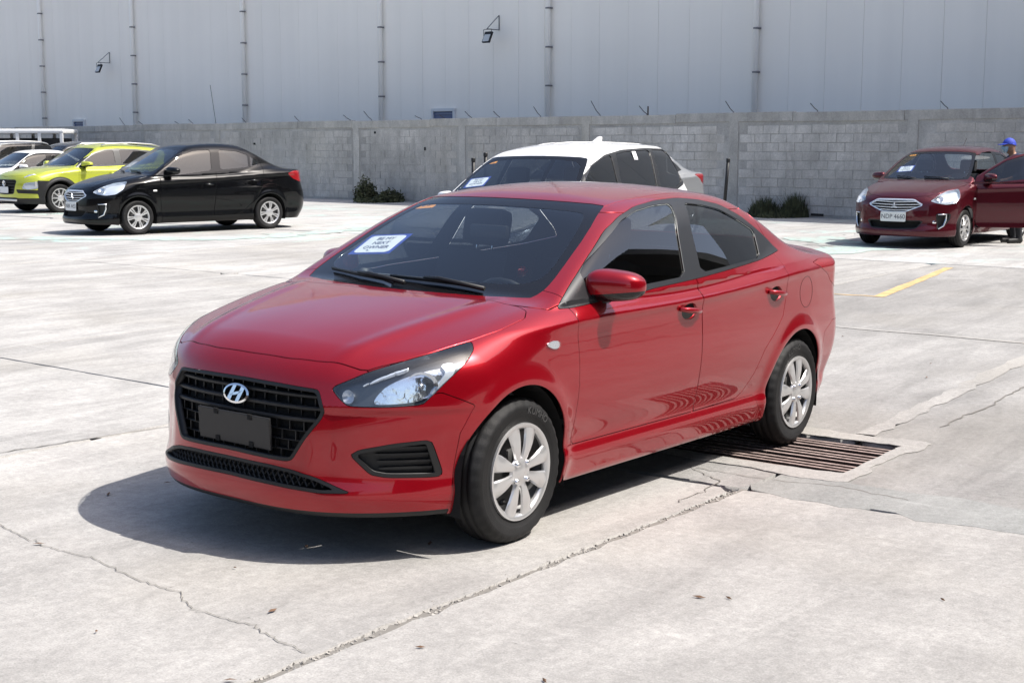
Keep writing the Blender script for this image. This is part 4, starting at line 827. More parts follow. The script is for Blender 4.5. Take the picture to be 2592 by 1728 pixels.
# spalled holes and drain slots are dark openings
HOLE=plain('open_hole',(.02,.02,.02),1)
for xx,zz,w,h in((15.9,.06,.34,.05),(16.55,.06,.36,.05),(17.2,.06,.3,.05),(10.2,1.52,.05,.10),(11.6,1.30,.04,.08),(-2.3,1.6,.10,.06),(3.2,1.9,.07,.06),(5.2,1.45,.05,.09)): wl(MB().box((xx,-.014,zz),(w,.014,h)),'weep_hole',HOLE)
RB=plain('rebar',(.07,.06,.055),.8,.3)
for s,l,a in [(s,l*.72,a) for s,l,a in((-9.6,.5,2.5),(-8.5,.35,2.8),(-6.4,.30,2.9),(-5.6,.35,2.7),(-2.8,.3,2.6),(-.2,.35,2.6),(2.1,.45,2.75),(3.0,.55,2.55),(5.0,.35,2.9),(5.9,.30,2.8),(6.9,.40,2.6),(7.9,.35,2.6),(9.3,.45,2.4),(11.2,.6,2.3),(12.6,.40,2.5),(15.0,.45,2.35),(17.1,.32,2.5),(20.0,.28,2.5))]:
    wl(MB().tube([(s,.06,2.20),(s-.01,.06,2.26),(s+l*.45*math.cos(a),.06,2.27+l*.30*math.sin(a)),(s+l*math.cos(a),.05,2.28+l*math.sin(a))],.009,6),'rebar_stub',RB,smooth=True)
wl(MB().tube([(12.62,.06,2.18),(12.62,.06,2.44)],.018,6),'rebar_stub',RB,smooth=True);wl(MB().tube([(-4.35,.06,2.2),(-4.62,.07,3.45)],.008,6),'rebar_stub',RB,smooth=True)
# ---------------------------------------------------------------- warehouse behind the wall
def streaky(name,c):
    m,t,p=nodes(name);N=t.nodes.new;L=t.links;g=N('ShaderNodeNewGeometry');out=None
    for sc,dt,lo in(((1.6,1.6,.05),6,.972),((.12,.12,.25),4,.95)):
        mp=N('ShaderNodeMapping');mp.inputs['Scale'].default_value=sc;L.new(g.outputs['Position'],mp.inputs['Vector']);n=N('ShaderNodeTexNoise');n.inputs['Scale'].default_value=1;n.inputs['Detail'].default_value=dt;L.new(mp.outputs[0],n.inputs['Vector'])
        r=N('ShaderNodeMapRange');r.inputs[1].default_value=.3;r.inputs[2].default_value=.7;r.inputs[3].default_value=lo;r.inputs[4].default_value=1.02;L.new(n.outputs['Fac'],r.inputs[0])
        if out is None: out=r.outputs[0]
        else:
            x=N('ShaderNodeMath');x.operation='MULTIPLY';L.new(out,x.inputs[0]);L.new(r.outputs[0],x.inputs[1]);out=x.outputs[0]
    k=N('ShaderNodeMix');k.data_type='RGBA';k.blend_type='MULTIPLY';k.inputs[0].default_value=1;k.inputs[6].default_value=(*c,1);L.new(out,k.inputs[7]);L.new(k.outputs[2],p.inputs['Base Color']);p.inputs['Roughness'].default_value=.5;return m
def clad_mat(name,c,var=.05):
    m=concrete(name,c,streak=.035,rough=.6,seed=15);return m
BW=streaky('warehouse_cladding',(.95,.90,.825))
PIPE=plain('downpipe_paint',(.95,.93,.89),.4);BRK=plain('bracket',(.20,.20,.21),.6,.3)
wh=empty('warehouse',wpt(0,-4.0,Z0),yaw,'tall pale grey panelled warehouse behind the block wall','building')
BH=15.0;px=[-21.85,-14.95,-7.96,-.81,6.23,13.10,20.1,27.1];B0,B1=-36.0,34.0
MB().box(((B0+B1)/2,6.06,BH/2),(B1-B0,12,BH-.1)).build('inner_wall',plain('panel_joint',(.60,.61,.61),.8),wh)
pme=MB();pme.box((0,0,BH/2),(.994,.05,BH));pme_=pymesh('panel',pme.V,pme.F);pme_.materials.append(BW)
x=B0+.5
while x<B1:
    o=link('panel',pme_,None,wh);o.location=(x,.034+RNG.uniform(-.002,.002),0);x+=1.0
MB().box(((B0+B1)/2,6,BH+.1),(B1-B0+.6,12.8,.2)).build('roof_edge',PIPE,wh)
for i,xp in enumerate(px):
    pp=MB().tube([(xp,-.11,0),(xp,-.11,BH-.2)],.075,14).build('downpipe',PIPE,wh,True)
    z=.55+.13*i%1.1
    while z<BH-.4: MB().box((xp+.03,-.10,z),(.13,.17,.045)).build('pipe_bracket',BRK,pp);z+=1.08
# small louvred windows just above the wall
for xw,w in((1.95,.85),(-19.2,.75)):
    f=MB();zw=2.33 if xw>0 else 2.28
    for c,d in(((xw,-.03,zw+.30),(w+.16,.10,.09)),((xw-w/2-.04,-.03,zw-.25),(.08,.10,1.05)),((xw+w/2+.04,-.03,zw-.25),(.08,.10,1.05))): f.box(c,d)
    wf=f.build('window_frame',plain('white_frame',(.66,.67,.68),.5),wh);MB().box((xw,-.005,zw-.25),(w,.03,1.02)).build('window_pane',plain('blue_pane',(.10,.14,.26),.15),wf)
    for k in range(4): MB().box((xw,-.03,zw+.18-k*.2),(w,.04,.03)).build('louvre',plain('louvre_blue',(.16,.20,.32),.4),wf)
# floodlights on triangular brackets
def flood(s,z,label,sc=1.0):
    b=wpt(s,-4.0,Z0+z);o=empty('floodlight',b,yaw,label,'light','floodlights on the warehouse wall');dk=plain('bracket_steel',(.16,.17,.18),.6,.4);bk=MT['trim']
    L=.95
    MB().tube([(0,-.02,0),(0,-.02,.75)],.025,6).build('bracket_arm',dk,o,True);MB().tube([(0,-.02,0),(0,-L,.0)],.025,6).build('bracket_arm',dk,o,True);MB().tube([(0,-.02,.75),(0,-L,0)],.022,6).build('bracket_arm',dk,o,True)
    Mx=Matrix.Translation((0,-L+.05,-.42))@Matrix.Rotation(-.45,4,'X');m=MB()
    m.box((0,0,0),(.52,.12,.62));h=m.build('lamp_housing',bk,o,bevel=.03,auto=.8);h.matrix_local=Mx
    MB().box((0,-.062,-.07),(.42,.012,.40)).build('lamp_glass',plain('flood_glass',(.50,.52,.52),.2),h);MB().box((0,-.066,.20),(.44,.012,.13)).build('lamp_visor',bk,h)
    for sx in(-.28,.28): MB().tube([(sx,-L+.06,-.36),(sx,-L+.06,-.02)],.016,5).build('yoke',bk,o,True)
    MB().tube([(-.28,-L+.06,-.02),(.28,-L+.06,-.02)],.016,5).build('yoke',bk,o,True);o.scale=(.56,.56,.56);return o
flood(4.25,4.90,'black floodlight on a triangle bracket on the warehouse bay behind the white SUV')
flood(-16.75,4.80,'black floodlight on a triangle bracket on the warehouse bay behind the black sedan')
# ---------------------------------------------------------------- unseen sheds, added so the red sedan has something dark to reflect
ob=empty('added_shed_across_lot',(-30,13.0,.085),0,'unseen dark tall shed added across the lot for the red sedan side windows to mirror','building')
MB().box((0,3,5.1),(76,6,10.2)).build('wall',plain('added_shed_wall',(.035,.035,.034),.8,var=.2,vscale=.4),ob);MB().box((0,2.6,10.35),(78,7.2,.3)).build('roof',plain('added_shed_roof',(.16,.16,.16),.6),ob)
o2=empty('added_shed_behind_camera',(26,-8,.085),0,'unseen long dark shed added far in front of the red sedan for its bumper to mirror','building')  # added out of view to darken what the bumper reflects
MB().box((3,0,3.0),(6,60,6.0)).build('wall',plain('added_shed_wall_brown',(.10,.075,.06),.85,var=.25,vscale=.4),o2);MB().box((2.4,0,6.15),(8,62,.3)).build('roof',plain('added_shed_roof_brown',(.14,.12,.11),.7),o2)
# ---------------------------------------------------------------- other cars' shapes
PZ=((.1,-.07),(.20,-.045),(.25,-.034),(.30,-.032),(.36,-.036),(.45,-.026),(.55,-.012),(.65,-.006),(.75,-.008),(.87,-.014),(1.2,-.03))
MIR=dict(
 Zc=((.95,.60),(.80,.71),(.70,.790),(.6,.835),(.4,.900),(.2,.948),(0,.985),(-.2,1.01),(-.4,1.02),(-.9,1.02),(-1.4,1.03),(-2.2,1.07),(-2.7,1.10),(-3.0,1.105),(-3.3,1.10),(-3.7,1.08)),
 Dr=((.9,.18),(.7,.16),(.6,.13),(.4,.10),(.2,.07),(0,.05),(-.2,.04),(-.5,.03),(-2,.03),(-2.6,.03),(-3.6,.07)),
 Wp=((.9,.80),(.6,.817),(.3,.828),(0,.834),(-.5,.834),(-1.3,.838),(-2.2,.838),(-2.8,.828),(-3.2,.80),(-3.7,.75)),
 zcr=((.9,.78),(.3,.83),(-.33,.865),(-1.44,.91),(-2.39,.965),(-3.0,.99),(-3.7,.99)),
 pz=PZ,X0=((.1,.76),(.2,.82),(.28,.83),(.35,.80),(.45,.795),(.55,.79),(.67,.77),(.75,.73),(.82,.66),(1.0,.45)),
 Af=((.1,.54),(.3,.50),(.45,.48),(.6,.46),(.8,.46),(1.1,.46)),
 Xr=((.1,-3.34),(.25,-3.44),(.35,-3.50),(.5,-3.53),(.65,-3.52),(.75,-3.49),(.9,-3.46),(1.05,-3.45),(1.3,-3.45)),
 Zr=((.2,1.05),(-.5,1.345),(-.9,1.458),(-1.2,1.515),(-1.5,1.538),(-1.8,1.540),(-2.1,1.513),(-2.5,1.405),(-3.0,1.15),(-3.7,.8)),
 Yb=((.2,.72),(-.3,.772),(-.8,.79),(-1.4,.795),(-2.0,.785),(-2.4,.755),(-2.8,.685),(-3.4,.52)),
 xr=-2.55,az=.30,ws=(-.21,1.005,1.70,.10,.23),rw=(-2.98,1.09,1.85,.28),hi=(-3.7,.95,.95,1.62),aR=.335,trackY=.81,tumble=.42,kr=.12,rid=.004,crease=.014,flare=.014,
 dashw=.58,cab=(-.98,.04),handleL=.17,framemat='gloss',
 ws_poly=chaik(mirror_poly([(0,.98),(.5,.98),(.67,.985),(.70,1.06),(.63,1.25),(.565,1.40),(.53,1.432),(.3,1.445),(0,1.45)]),1),
 ws_clear=chaik(mirror_poly([(0,1.035),(.5,1.035),(.62,1.045),(.65,1.09),(.585,1.25),(.52,1.385),(.48,1.40),(.3,1.41),(0,1.415)]),1),ws_lim=(-.18,.36),
 rw_poly=chaik(mirror_poly([(0,1.14),(.48,1.14),(.55,1.17),(.50,1.38),(.44,1.42),(0,1.435)]),1),rw_xmax=-2.0,rtint='shield',
 dlo=chaik([(-.33,.935),(-.58,1.150),(-.90,1.345),(-1.18,1.430),(-1.5,1.449),(-1.95,1.434),(-2.22,1.362),(-2.42,1.218),(-2.46,1.14),(-2.40,1.09),(-2.29,1.075),(-1.59,1.035),(-.63,.950)],1,.1),
 windows=[chaik([(-.565,1.02),(-.56,1.115),(-.86,1.305),(-1.165,1.398),(-1.49,1.414),(-1.42,1.056),(-.72,.98)],1,.08),chaik([(-1.66,1.408),(-2.017,1.386),(-2.226,1.318),(-2.195,1.107),(-1.596,1.064)],1,.08),chaik([(-2.272,1.304),(-2.41,1.19),(-2.38,1.13),(-2.306,1.116),(-2.225,1.107)],1,.08)],
 hl=chaik([(-.106,.714),(.04,.80),(.22,.865),(.423,.893),(.41,.80),(.39,.755),(.296,.68),(.138,.660),(.007,.676)],1,.12),hl_lim=(.05,.5),bezel='lampwhite',
 grille=chaik(mirror_poly([(0,.745),(.29,.742),(.43,.665),(.41,.64),(.19,.548),(0,.54)]),1,.08),surround=.014,surmat='lampwhite',
 lowgr=chaik(mirror_poly([(0,.425),(.45,.425),(.36,.30),(0,.285)]),1,.1),
 fog=chaik([(.60,.53),(.76,.528),(.755,.45),(.70,.34),(.62,.29),(.61,.40)],1,.1),
 tail=chaik([(-2.94,.985),(-3.09,1.035),(-3.7,1.03),(-3.7,.78),(-3.25,.83),(-3.07,.885)],1,.1),
 hood=chaik([(.71,0),(.69,.25),(.61,.45),(.46,.57),(.28,.655),(.10,.71),(-.08,.745),(-.24,.73),(-.26,.66),(-.19,.4),(-.155,0),(-.19,-.4),(-.26,-.66),(-.24,-.73),(-.08,-.745),(.10,-.71),(.28,-.655),(.46,-.57),(.61,-.45),(.69,-.25)],1,.1),
 bumper=[(1.2,.05),(1.2,.87),(.64,.87),(.60,.70),(.50,.655),(.37,.665),(.28,.60),(.335,.5),(.345,.3),(.345,.05)],
 trunk=chaik([(-2.99,-.58),(-2.99,.58),(-3.7,.60),(-3.7,-.60)],1,.1),rbump=[(-2.90,.05),(-2.90,.58),(-3.05,.66),(-3.9,.68),(-3.9,.05)],
 doors=[[(-.40,1.0),(-.43,.95),(-.405,.62),(-.44,.33),(-.50,.285),(-1.42,.28),(-1.465,.70),(-1.50,1.04),(-1.5,1.4),(-.6,1.4)],[(-1.50,1.04),(-1.47,.70),(-1.425,.28),(-1.85,.285),(-1.99,.32),(-2.12,.42),(-2.283,.571),(-2.36,.68),(-2.416,.887),(-2.465,1.104),(-2.4,1.4),(-1.5,1.4)]],
 handles=[(-1.34,.815),(-2.24,.87)],fender=[(.5,.10),(.5,1.05),(.1,1.05),(-.30,.97),(-.42,.97),(-.41,.62),(-.445,.33),(-.43,.10)],
 mirror=((-.63,.885,1.055),(.08,.125,.065)),rot=.3,gap=.0035)
KON=dict(
 Zc=((1.0,.68),(.88,.83),(.78,.905),(.6,.955),(.4,.99),(.2,1.015),(0,1.035),(-.3,1.06),(-1.4,1.07),(-2.4,1.10),(-3.0,1.12),(-3.6,1.10)),
 Dr=((1.0,.16),(.7,.12),(.4,.08),(.2,.06),(0,.045),(-.5,.03),(-2,.03),(-3.6,.05)),Wp=((1.0,.86),(.6,.88),(.3,.89),(0,.895),(-1.3,.895),(-2.4,.90),(-2.9,.88),(-3.5,.80)),
 zcr=((1.0,.88),(.3,.90),(-.33,.92),(-1.44,.94),(-2.39,.98),(-3.5,1.0)),pz=PZ,
 X0=((.1,.70),(.2,.80),(.3,.87),(.5,.905),(.7,.905),(.8,.88),(.9,.82),(1.0,.62)),Af=((.1,.46),(.5,.44),(1.1,.42)),
 Xr=((.1,-3.05),(.3,-3.20),(.5,-3.28),(.7,-3.29),(.9,-3.26),(1.1,-3.22),(1.6,-3.15)),
 Zr=((.2,1.05),(-.6,1.37),(-1.0,1.505),(-1.4,1.565),(-1.8,1.575),(-2.4,1.545),(-2.8,1.505),(-3.3,1.46),(-3.6,1.42)),
 Yb=((.2,.74),(-.3,.81),(-.8,.835),(-1.5,.845),(-2.2,.835),(-2.8,.80),(-3.4,.73)),xr=-2.60,az=.345,ws=(-.30,1.06,1.68,.1,.25),rw=(-3.26,1.05,.75,.22),hi=(-3.5,1.05,1.0,1.64),aR=.385,trackY=.875,tumble=.42,kr=.10,rid=.006,crease=.014,flare=.02,flare_r=.40,w0=.90,kc=.05,xc=-2.3,zlo=.20,Ar=.25,
 cab=(-1.05,.10),dashw=.62,ws_poly=chaik(mirror_poly([(0,1.03),(.5,1.03),(.70,1.04),(.72,1.10),(.66,1.28),(.58,1.44),(.54,1.465),(.3,1.475),(0,1.48)]),1),ws_clear=chaik(mirror_poly([(0,1.08),(.5,1.08),(.65,1.09),(.67,1.14),(.61,1.28),(.535,1.42),(.3,1.44),(0,1.445)]),1),ws_lim=(-.26,.36),
 dlo=chaik([(-.42,1.03),(-.64,1.20),(-.97,1.36),(-1.27,1.44),(-1.6,1.464),(-2.1,1.452),(-2.6,1.40),(-2.75,1.34),(-2.55,1.14),(-2.2,1.085),(-1.4,1.055),(-.6,1.03)],1,.1),
 windows=[chaik([(-.60,1.07),(-.72,1.20),(-1.0,1.335),(-1.28,1.412),(-1.50,1.427),(-1.48,1.10),(-.9,1.075)],1,.08),chaik([(-1.66,1.432),(-2.1,1.418),(-2.5,1.365),(-2.42,1.16),(-2.2,1.125),(-1.63,1.10)],1,.08)],
 bezel='lampwhite',surround=.02,hood=chaik([(.86,0),(.83,.35),(.74,.55),(.60,.68),(.35,.76),(.0,.80),(-.28,.80),(-.36,.70),(-.28,.4),(-.24,0),(-.28,-.4),(-.36,-.70),(-.28,-.80),(.0,-.80),(.35,-.76),(.60,-.68),(.74,-.55),(.83,-.35)],1,.1),hood_z=.8,
 grille=chaik(mirror_poly([(0,.80),(.36,.80),(.42,.70),(.33,.52),(0,.50)]),1,.1),lowgr=chaik(mirror_poly([(0,.36),(.45,.36),(.48,.30),(.40,.26),(0,.25)]),1,.1),
 bumper=[(1.3,.05),(1.3,.93),(.75,.93),(.62,.86),(.45,.80),(.36,.66),(.395,.5),(.40,.05)],
 doors=[[(-.46,1.1),(-.48,.95),(-.46,.62),(-.47,.36),(-.55,.33),(-1.50,.33),(-1.50,.70),(-1.52,1.10),(-1.5,1.4),(-.6,1.4)],[(-1.52,1.10),(-1.505,.70),(-1.505,.33),(-1.9,.33),(-2.05,.36),(-2.2,.5),(-2.30,.66),(-2.42,.78),(-2.50,.95),(-2.54,1.15),(-2.4,1.5),(-1.5,1.5)]],handles=[(-1.36,.89),(-2.36,.93)],
 mirror=((-.66,.945,1.10),(.09,.135,.07)),rot=.1,gap=.0035)
WSU=dict(KON)
WSU.update(
 Zc=((1.0,.62),(.90,.78),(.78,.875),(.6,.935),(.4,.98),(.2,1.01),(0,1.035),(-.3,1.06),(-1.4,1.06),(-2.4,1.07),(-3.0,1.08),(-3.8,1.06)),
 Wp=((1.0,.82),(.6,.85),(.3,.86),(0,.865),(-1.3,.87),(-2.6,.87),(-3.1,.86),(-3.7,.81)),zcr=((1.0,.86),(-.33,.90),(-1.44,.92),(-2.39,.94),(-3.7,.95)),
 X0=((.1,.74),(.2,.84),(.3,.90),(.5,.925),(.65,.92),(.78,.88),(.88,.82),(1.0,.62)),Xr=((.1,-3.35),(.3,-3.50),(.5,-3.57),(.7,-3.58),(.9,-3.55),(1.1,-3.52),(1.6,-3.45)),
 Zr=((.2,1.05),(-.6,1.37),(-.98,1.515),(-1.4,1.60),(-1.9,1.645),(-2.5,1.65),(-3.0,1.64),(-3.4,1.615),(-3.8,1.56)),Yb=((.2,.76),(-.3,.80),(-.8,.825),(-1.5,.835),(-2.4,.83),(-3.0,.815),(-3.6,.78)),
 xr=-2.68,rw=(-3.60,1.05,.60,.16),hi=(-3.8,1.05,1.0,1.75),w0=.87,trackY=.84,tumble=.36,az=.335,aR=.37,rid=.005,flare=.016)

KON.update(hl=chaik([(-.139,.563),(-.082,.689),(.229,.72),(.23,.562),(.006,.539)],1,.12),hl_lim=(.3,.5),
 grille=chaik(mirror_poly([(0,.765),(.40,.765),(.47,.735),(.375,.44),(0,.42)]),1,.1),
 clad=[(lambda V,s=s,a=a:np.maximum(np.hypot(V[:,0]-a,V[:,2]-.345)-.475,.5-s*V[:,1])) for s in(1,-1) for a in(0,-2.6)]+[lambda V:V[:,2]-.345+.0*V[:,0]]+[

  (lambda V,s=s:np.maximum(sdpoly(V[:,[0,2]],[(.25,.30),(.25,.73),(.535,.745),(.535,.525),(.86,.545),(.84,.46),(.53,.44),(.50,.30)]),.2-s*V[:,1])) for s in(1,-1)])
WSU.update(hl=chaik([(-.12,.70),(.0,.79),(.25,.86),(.46,.90),(.46,.86),(.30,.75),(.1,.68)],1,.12),hl_lim=(.1,.5),grille=chaik(mirror_poly([(0,.72),(.38,.73),(.45,.68),(.33,.5),(0,.48)]),1,.1),
 dlo=chaik([(-.50,1.06),(-.80,1.29),(-1.06,1.41),(-1.46,1.51),(-1.95,1.565),(-2.67,1.585),(-3.20,1.575),(-3.30,1.47),(-3.42,1.28),(-3.38,1.15),(-3.12,1.10),(-1.5,1.06)],1,.08),
 windows=[chaik([(-.72,1.10),(-.82,1.29),(-1.04,1.395),(-1.32,1.465),(-1.59,1.510),(-1.48,1.10)],1,.06),chaik([(-1.71,1.515),(-2.02,1.545),(-2.68,1.565),(-2.51,1.12),(-1.55,1.10)],1,.06),chaik([(-2.77,1.567),(-3.15,1.56),(-3.24,1.48),(-3.37,1.28),(-3.33,1.18),(-3.10,1.13),(-2.61,1.12)],1,.06)],
 ws_poly=chaik(mirror_poly([(0,1.03),(.5,1.03),(.72,1.04),(.745,1.10),(.69,1.28),(.615,1.45),(.575,1.485),(.3,1.497),(0,1.503)]),1),ws_clear=chaik(mirror_poly([(0,1.08),(.5,1.08),(.67,1.09),(.70,1.14),(.64,1.28),(.57,1.435),(.3,1.465),(0,1.47)]),1))
# ---------------------------------------------------------------- the other vehicles
def place(sp,name,x,y,deg,sc,label,paintm,res,**k):
    P=build_car(sp,name,(x,y,float(zg(x,y))),math.radians(deg),label,'car',None,paintm,res);P['root'].scale=(sc,sc,sc);return P
def front_x(S,y,z): return float(surf_pt(S,(1.5,y,z),(0,y,z))[0])
def bar_on_front(S,parent,name,mat,z,hw,h=.014,inset=.004,y0=None,dz=0,n=10):
    mb=MB();R=[];a=-hw if y0 is None else y0
    for i in range(n+1):
        y=a+(hw-a)*i/n;zz=z+dz*(1-abs(y)/hw);x=front_x(S,y,zz)-inset;R.append([(x,y,zz+h/2),(x,y,zz-h/2),(x-.03,y,zz-h/2),(x-.03,y,zz+h/2)])
    mb.add([v for r in R for v in r],[(i*4+j,(i+1)*4+j,(i+1)*4+(j+1)%4,i*4+(j+1)%4) for i in range(n) for j in range(4)]);return mb.build(name,mat,parent)
def plate(parent,S,z,text,w=.40,h=.145,y=0):
    x=front_x(S,y,z)+.012;M=frame_matrix((x,y,z),(0,1,0),(-.03,0,1));o=decal('number_plate',parent,MT['platew'],M,chaik([(-w/2,-h/2),(w/2,-h/2),(w/2,h/2),(-w/2,h/2)],2,.05),.004)
    if text: label_text('plate_lettering',o,MT['ink'],Matrix.Identity(4),text,h*.66,0,0,.005,-.08)
    return o
def mir_front(P,text):
    S,g,root=P['S'],P['grille'],P['root']
    for z,hw in((.705,.335),(.665,.40),(.625,.36),(.585,.26)): bar_on_front(S,g,'chrome_slat',MT['lampwhite'],z,hw,.012,.012,dz=-.012)
    x=front_x(S,0,.645)+.004;M=frame_matrix((x,0,.632),(0,1,0),(-.05,0,1))
    for k in range(3):
        a=math.pi/2+k*2*math.pi/3;u=(math.cos(a),math.sin(a));v=(-u[1],u[0]);L=.052;m=MB();m.prism([(0,0),(u[0]*L/2+v[0]*L*.29,u[1]*L/2+v[1]*L*.29),(u[0]*L,u[1]*L),(u[0]*L/2-v[0]*L*.29,u[1]*L/2-v[1]*L*.29)][::-1],.012,M);m.build('three_diamond_emblem',MT['lampwhite'],g)
    plate(root,S,.475,text)
    for s in(1,-1):
        fo=P['fog',s];pts=[]
        for y,z in((.615,.515),(.75,.520),(.742,.44),(.705,.345),(.625,.300)):
            p=surf_pt(S,(1.4,s*(y+.35),z),(-.2,s*(y-.35),z));n=nrm(S,p);pts.append(tuple(p+n*.004))
        MB().tube(pts,[.008,.013,.015,.014,.008],6).build('chrome_bracket',MT['chrome'],fo,True)
        p=surf_pt(S,(1.4,s*(.66+.3),.40),(-.2,s*(.66-.5),.40));n=nrm(S,p);u=Vector(n);MB().lathe([(0,.01),(.028,.008),(.036,0),(.036,-.03)],16,Matrix.Translation(Vector(p)-u*.008)@u.to_track_quat('Y','Z').to_matrix().to_4x4()).build('fog_lamp',MT['chrome'],fo,True)
        ln=P['hl',s];p=surf_pt(S,(1.4,s*1.3,.76),(-.1,s*.1,.76));n=Vector(nrm(S,p));MB().lathe([(0,-.035),(.03,-.03),(.055,-.012),(.062,.0)],20,Matrix.Translation(Vector(p)-n*.012)@n.to_track_quat('Y','Z').to_matrix().to_4x4()).build('reflector',MT['chrome'],ln,True)
        c=surf_pt(S,(-.31,s*1.2,.73),(-.31,0,.73));MB().box((c[0],c[1],c[2]),(.07,.012,.028)).build('side_indicator',MT['platew'],root,bevel=.005)
    pt=lambda y,z,d=.012:Vector(surf_pt(S,(.9,y,z),(-1.2,y,z)))+Vector(nrm(S,surf_pt(S,(.9,y,z),(-1.2,y,z))))*d
    for ys in((-.45,-.1),(.02,.42)): MB().tube([pt(ys[0],1.05),pt((ys[0]+ys[1])/2,1.045),pt(ys[1],1.02)],.008,5).build('wiper',MT['trim'],root,True)
def build_others():
    wmA=wheel_meshes('seven_spoke',.293,.185,.198,(7,.12,.013,1.5),40);wmB=wheel_meshes('thin_spoke',.293,.185,.198,(9,.07,.010,.9),40);wmK=wheel_meshes('suv_spoke',.334,.215,.225,(10,.06,.009,.9),40)
    MIR['wheelm']=wmA;KON['wheelm']=wmK;WSU['wheelm']=wmK;HERO2=dict(HERO);HERO2.pop('bowls')
    ALLB=dict(MIR)
    P=place(ALLB,'black_sedan',-10.897,-15.952,-11.43,1.028,'glossy black sedan with a slatted chrome grille parked beside the lime SUV','black_paint',.02);S=P['S'];mir_front(P,'NBK 4455')
    notice(P['root'],S,(-.62,-.42,1.16))
    # maroon sedan, driver's door open
    MIR['wheelm']=wmB;sp=dict(MIR);sp['open']={(1,0)};sp['mirror_sides']=(-1,)
    P=place(sp,'maroon_sedan',-16.316,-3.565,-2.47,.988,'dark maroon sedan with its front door swung open and plate NDP 4660','maroon',.02);S=P['S'];mir_front(P,'NDP 4660');notice(P['root'],S,(-.66,-.40,1.18),.22,.15);lto(P['root'],S,(-1.0,-.45,1.40))
    MB().tube([(-1.9,.0,1.52),(-2.05,.0,1.66)],.006,5).build('antenna',MT['trim'],P['root'])
    # lime crossover
    P=place(KON,'lime_suv',-14.843,-23.85,-6.89,1.001,'lime green crossover with black wheel-arch cladding and silver roof rails','lime',.022);S=P['S'];g=P['grille']
    for z in(.70,.63,.56,.50): bar_on_front(S,g,'slat',MT['trim'],z,.40-(.7-z)*.3,.02,.02)
    x=front_x(S,0,.66)+.004;MB().lathe([(.03,0),(.065,0),(.07,.008),(.06,.012),(.055,.004)],24,Matrix.Translation((x,0,.675))@Matrix.Rotation(-math.pi/2,4,'Z')).build('round_emblem',MT['chrome'],g,True);MB().box((x+.006,0,.675),(.008,.02,.10)).build('round_emblem',MT['chrome'],g)
    plate(P['root'],S,.53,'',.40,.14)
    for s in(1,-1):
        pts=[tuple(surf_pt(S,(1.5,s*(y+.5),z),(-.3,s*(y-.5),z))) for y,z in((.55,.815),(.66,.855),(.74,.872),(.80,.880))];MB().tube([(a+.002,b,c) for a,b,c in pts],[.012,.022,.02,.008],8).build('day_lamp',MT['reflector'],P['root'],True)
        pts=[(-1.25,s*.575,1.535),(-1.4,s*.575,1.575),(-2.0,s*.585,1.592),(-2.6,s*.575,1.56),(-2.85,s*.565,1.50)];MB().tube(pts,.018,8).build('roof_rail',MT['alloy'],P['root'],True)
        c=surf_pt(S,(1.5,s*(.875+.5),.66),(-.3,s*.3,.66));MB().box((c[0]-.01,c[1],c[2]),(.05,.03,.12)).build('bright_inset',MT['alloy'],P['root'])
    MB().box((.86,0,.30),(.05,.9,.05)).build('skid_plate',MT['alloy'],P['root'],bevel=.015)
    MB().prism([(-2.3,1.53),(-2.55,1.52),(-2.55,1.60)],.04,Matrix(((1,0,0,0),(0,0,-1,.02),(0,1,0,0),(0,0,0,1)))).build('fin_antenna',MT['trim'],P['root'])
    notice(P['root'],S,(-.72,-.42,1.20),.22,.15)
    # white SUV behind the red sedan
    sp=dict(WSU);sp['roofp']=chaik([(-1.05,-.56),(-1.05,.56),(-3.3,.55),(-3.3,-.55)],1,.1)
    sp['mirror']=((-.64,.905,1.06),(.075,.10,.06));P=place(sp,'white_suv',-6.286,-4.177,6.54,.96,'white SUV with a fin antenna parked right behind the red sedan','white',.022);S=P['S'];root=P['root'];notice(root,S,(-.66,-.50,1.225));lto(root,S,(-1.0,-.52,1.435),.12,.07)
    zr=float(surf_pt(S,(-2.5,0,2),(-2.5,0,1))[2]);MB().prism([(-2.36,zr-.02),(-2.60,zr-.02),(-2.62,zr+.062),(-2.58,zr+.066)],.045,Matrix(((1,0,0,0),(0,0,-1,.0225),(0,1,0,0),(0,0,0,1)))).build('fin_antenna',MT['white'],root,bevel=.006,auto=.6)
    for y in(-.30,-.10,.10,.30):
        pts=[tuple(np.array(surf_pt(S,(x,y,2),(x,y,1)))-np.array([0,0,.004])) for x in np.linspace(-1.6,-3.2,10)];MB().tube(pts,[.004]+[.011]*8+[.004],6).build('roof_rib',MT['white'],root,True)
    g=P['grille']
    for z in(.68,.62,.56): bar_on_front(S,g,'slat',MT['chrome'] if z>.65 else MT['trim'],z,.38,.02,.01)
    x=front_x(S,0,.75)+.003
    def ell(a,b,dz): return [(x,a*math.cos(t),.765+dz+b*math.sin(t)) for t in [2*math.pi*i/20 for i in range(21)]]
    for a,b,dz in((.075,.05,0),(.028,.046,0),(.05,.018,.022)): MB().tube(ell(a,b,dz),.007,5,False).build('oval_emblem',MT['chrome'],g,True)
    p=surf_pt(S,(-2.2,1.3,1.50),(-2.2,0,1.50));q=P['root']
    M=frame_matrix((p[0],p[1]+.002,p[2]),(-1,0,0),(0,-.4,1));decal('white_sticker',root,MT['paper'],M,[(-.05,-.05),(.05,-.05),(.05,.05),(-.05,.05)])
    # cars only partly in view
    HERO2['wheelm']=HERO['wheelm']
    place(HERO2,'silver_sedan',-12.38,-7.58,3,1.06,'silver sedan whose tail shows past the white SUV rear pillar','silver',.03)
    MIR['wheelm']=wmA;P=place(MIR,'white_sedan',-17.0,-29.35,-5.6,.93,'white sedan parked behind the lime crossover','white',.03)
